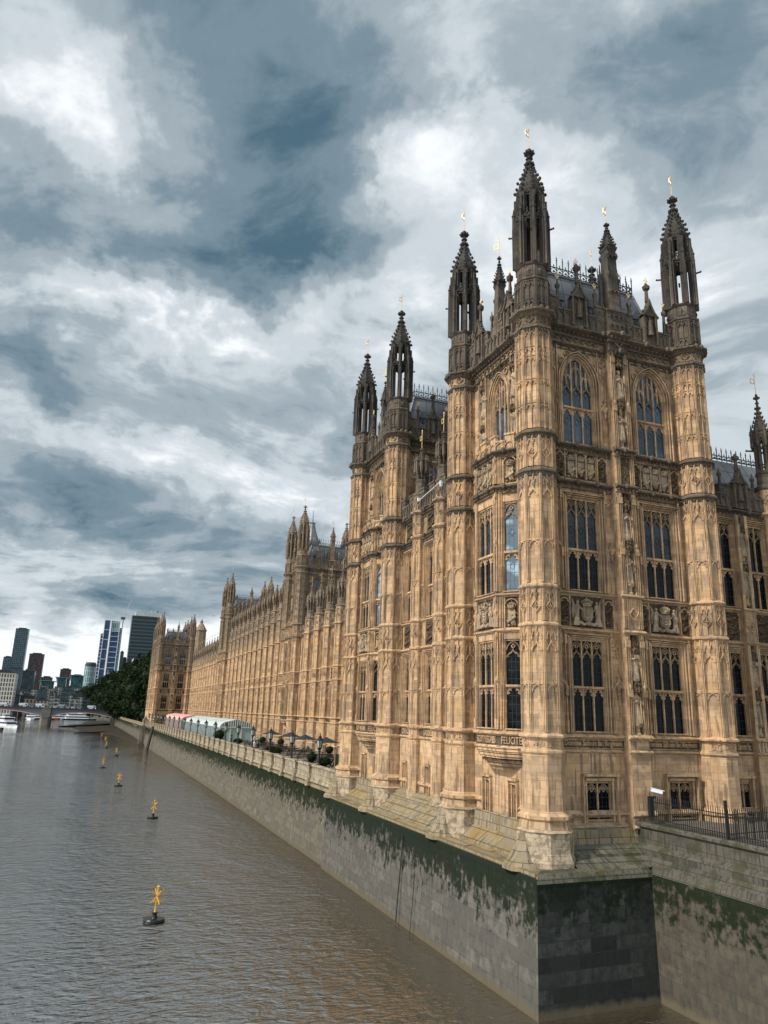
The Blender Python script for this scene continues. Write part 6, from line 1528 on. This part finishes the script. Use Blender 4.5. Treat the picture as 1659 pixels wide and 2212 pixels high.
def balc(o, x0, x1, zt, D, dp):
    g = MB(); n = max(2, int(zt/3.2)); w3 = (x1-x0)/3
    for i in range(n):
        g.box(x0+.3, x0+w3, D-1.3, D, zt-2.2-i*3.2, zt-2.0-i*3.2); g.box(x1-w3, x1-.3, D-1.3, D, zt-2.2-i*3.2, zt-2.0-i*3.2)
        g.box(x0+.3, x0+w3, D-1.3, D-1.2, zt-2-i*3.2, zt-1.1-i*3.2); g.box(x1-w3, x1-.3, D-1.3, D-1.2, zt-2-i*3.2, zt-1.1-i*3.2)
    for xx in (x0+.35, x1-.5): g.box(xx, xx+.15, D-1.28, D-1.1, zt-2.2-(n-1)*3.2, zt-1.1)
    link('balconies', g.mesh('balconies', [plain('balcony_glass', (.06, .13, .14), .3)]), o)
def wing(o, x0, x1, zt, D, dp):
    g = MB(); g.prism([(x0-3.5, zt+.6), (x1+3.5, zt+.2), (x1+3.5, zt+.7), (x0-3.5, zt+1.3)], D-3, D+dp*.8); g.prism([(x0-.4, zt-8), (x0+.4, zt-8), (x0+.4, zt+.5), (x0-2.8, zt+.6)], D-.4, D); link('wing_roof', g.mesh('wing_roof', [plain('pale_green_glass', (.14, .30, .30), .3)]), o)
block(-167, -145.5, 143, 1500, 'teal', 'tallest tower at far left, narrow teal glass with stepped sides', 25, ledges)
block(-171, -144, 69.5, 1488, 'teal', 'wider teal podium under the tallest far left tower', 10)
block(-182, -168.5, 91.5, 1520, 'teal', 'teal glass shoulder tower left of the tallest tower')
block(-130, -107.3, 93, 1400, 'dkred', 'dark maroon gridded tower right of the tallest teal tower')
block(-96, -75.5, 32.5, 600, 'white', 'white gridded slab block at the left edge behind the bridge', 20)
block(-104, -90, 49.4, 1000, 'navy', 'plain navy box building below the maroon tower', 20)
block(-100.5, -84, 51.4, 1300, 'brown', 'low dark brown louvred block right of the maroon tower', 20)
block(-81.5, -63, 73.5, 1500, 'dkred', 'short brown tower behind the green winged apartment block', 20)
block(-71.3, -59.5, 48.8, 1200, 'green', 'left green glass apartment tower with a winged roof', 20, wing)
block(-53, -36, 52.8, 1200, 'green', 'right green glass apartment tower with a winged roof', 20, wing)
block(-90, -74, 41.6, 1150, 'green', 'low green glass tower with winged roof under the maroon tower', 20, wing)
o = thing('building', 'round pale teal tower with vertical ribs and a dark drum top', 'building', T(-28.3, 1262, 0)); g = MB(); g.lathe([(-1, 9), (70, 9)], -28.3, 1262, 20, m=0); g.lathe([(70, 8.6), (73.5, 8.6), (75, 7.5), (76.5, 7.5)], -28.3, 1262, 20, m=1); link('walls', g.mesh('walls', [FC['pale'], dkp]), o)
mids = [(-88.3, -78.7, 34, 1100, 'cream', 'cream flats high at the left under the low winged tower'), (-70.1, -58.6, 33.7, 1110, 'cream', 'cream flats below the left winged tower'), (-58.2, -47.3, 34, 1120, 'mixed', 'teal balconied flats between the winged towers'), (-45.3, -37.1, 33.5, 1108, 'cream', 'narrow cream flats below the right winged tower'), (-36.4, -26.2, 34, 1118, 'mixed', 'teal flats below the round ribbed tower'), (-26, -18, 33.2, 1100, 'cream', 'cream flats beside the foot of the blue tower'),
        (-83.8, -73.6, 28, 1000, 'mixed', 'balconied flats in front of the high cream block'), (-84.0, -78.8, 25.5, 900, 'cream', 'slim pale flats with green balconies at the left'), (-84.2, -71, 20.5, 700, 'stonef', 'low pale stone building with tall windows behind the bridge'), (-80, -75.4, 17.5, 645, 'navy', 'dark glazed block with sloping roof beside the white slab'), (-75, -67.3, 17.1, 660, 'navy', 'black box block behind the bridge'), (-69, -60.2, 14.4, 620, 'stonef', 'low sandstone offices just above the bridge'), (-60, -51.4, 13.2, 616, 'stonef', 'sandstone offices with a curved roof left of the pier'),
        (-59.3, -51.7, 18.6, 800, 'cream', 'cream flats with round windows above the pier'), (-51.5, -43.5, 19.5, 820, 'mixed', 'teal flats right of the pier'), (-51.9, -46.5, 15.8, 700, 'cream', 'small cream tower block with porthole windows'), (-42.5, -38.4, 20.1, 812, 'cream', 'slim cream flats in the middle distance'), (-38.1, -33.2, 20.1, 832, 'mixed', 'dark flats beside the slim cream flats'), (-37.5, -31, 15.8, 705, 'cream', 'cream porthole flats near the trees'), (-33.0, -28.6, 18.5, 815, 'cream', 'another cream block close to the trees'), (-28.4, -18, 19.8, 840, 'mixed', 'teal flats half hidden by the trees'), (-45, -38.5, 14.2, 690, 'mixed', 'low dark flats above the right arch'), (-68, -60, 24, 960, 'mixed', 'dark balconied flats in the middle of the skyline'), (-75, -67.5, 30, 1050, 'stonef', 'stone faced block in the middle of the skyline'), (-57, -40, 27, 1010, 'mixed', 'wide dark teal terrace of flats'), (-40, -22, 27.5, 1015, 'dark', 'dark terrace of flats before the round tower')]
for x0, x1, z, D, mt, lb in mids: block(x0, x1, z, D, mt, lb, 16, balc if mt in ('mixed', 'cream') else None)
# blue office tower with white frames
def blue_tower():
    o = thing('building', 'blue glass tower with white framed panels and leaning sides', 'building', T(-3, 1100, 0)); D = 1100; w_ = MB(); fr = MB()
    Lq = [(-15.8, -19.6), (-8.0, -12.5)]
    w_.box(-16.2, -8.2, D, D+22, 0, 128.3, 0); w_.prism([(-19.6, 0), (-16.2, 0), (-16.2, 109.3), (-19.6, 109.3)], D+1, D+20, 0)
    w_.box(-7.4, 4.4, D+.3, D+22, 0, 113.5, 0); w_.prism([(-7.4, 113.5), (4.4, 113.5), (4.4, 127.5), (-7.4, 128.6)], D+.3, D+22, 1); w_.box(4.4, 8.2, D+3, D+22, 0, 119, 1); w_.box(-13, -1, D-3, D, 0, 36, 0)
    for x in (-16.2, -8.6, -7.1, 4.3): fr.box(x-.45, x+.45, D-.8, D+.5, 0, 127.5 if x < 3 else 126)
    fr.box(-19.9, -19.3, D+.2, D+1, 0, 109); fr.box(8.0, 8.5, D+2.4, D+3.2, 0, 119)
    for i in range(9): fr.box(-16.2, -8.6, D-.7, D+.1, 6+i*13.6-.35, 6+i*13.6+.35)
    for i in range(16): fr.box(-7.1, 4.3, D-.6, D+.3, 4+i*7.3-.3, 4+i*7.3+.3)
    for i in range(22): fr.box(-19.6, -16.2, D+.3, D+1, 2+i*5-.35, 2+i*5+.35); fr.box(4.4, 8.2, D+2.5, D+3, 2+i*5.3-.2, 2+i*5.3+.2)
    fr.box(-4.2, -3.7, D-.6, D+.3, 4, 60)
    link('walls', w_.mesh('walls', [FC['blue'], FC['pale']]), o); link('frames', fr.mesh('frames', [rimw]), o)
blue_tower()
block(11.2, 15.9, 88, 1150, 'mixed', 'slim dark tower behind the right side of the blue tower', 18); block(15.6, 21.8, 80, 1165, 'dark', 'grey tower between the blue tower and the banded tower', 18)
def mill(o, x0, x1, zt, D, dp):
    g = MB(); g.box(x0+3.3, x1-.6, D+1, D+dp-1, zt, zt+5.2, 0); rd = random.Random(4)
    for i in range(9): xx = rd.uniform(x0+4, x1-2); g.box(xx, xx+rd.uniform(.5, 2.2), D+3, D+5, zt+5, zt+5+rd.uniform(.6, 2), 0)
    link('roof_plant', g.mesh('roof_plant', [plant]), o); g = MB(); g.box(x0-.1, x1+.1, D-.15, D+dp+.1, zt-1.4, zt+.1); link('roof_rim', g.mesh('roof_rim', [dkp]), o)
block(11.2, 41, 109.8, 850, 'band', 'broad dark teal office tower with pale plant on its roof', 26, mill, roof=False)
g = MB(); D = 1300; g.tube((13, D, 60), (13, D, 156), .9, .9, 4); g.box(9, 16, D-1.5, D+1.5, 152, 156); jb = MB(); jb.tube((12.5, D, 156), (23, D, 188), .7, .35, 4); jb.tube((12.5, D, 156), (9.5, D, 164), .5, .4, 4); jb.tube((9.5, D, 164), (20, D, 180), .12, .12, 4); jb.tube((9.8, D, 163), (8.5, D, 154), .2, .2, 4)
o = thing('tower_crane', 'tower crane with a raised white jib above the blue tower', 'crane', T(13, D, 0)); link('mast', g.mesh('mast', [plain('crane_dark', (.08, .06, .06), .6)]), o); link('jib', jb.mesh('jib', [plain('crane_white', (.5, .52, .54), .5)]), o)
for i, (x, z) in enumerate(((-62, 14), (-48.5, 16.5))):
    g = MB(); g.tube((0, 0, 0), (0, 0, z), .35, .35, 4); g.tube((0, 0, z*.9), (-3 if i else -2, 0, z+4), .25, .15, 4); thing('construction_crane', ('rust red crane' if i == 0 else 'thin pale crane')+' in front of the middle skyline', 'crane', T(x, 640, 3), None, g.mesh('construction_crane', [plain('crane_rust', (.22, .11, .08) if i == 0 else (.26, .22, .19), .7)]))
# gull
g = MB(); g.ball(0, 0, 0, .12, .3, .1); g.quad([(0, -.1, .05), (-.75, -.05, .22), (-.7, .1, .2), (0, .15, .05)]); g.quad([(0, -.1, .05), (.75, -.05, .15), (.7, .1, .13), (0, .15, .05)])
thing('gull', 'pale gull flying in the sky left of the central towers', 'bird', T(5.1, 150, 33, .5), None, g.mesh('gull', [plain('feathers', (.4, .4, .4), .8)]))
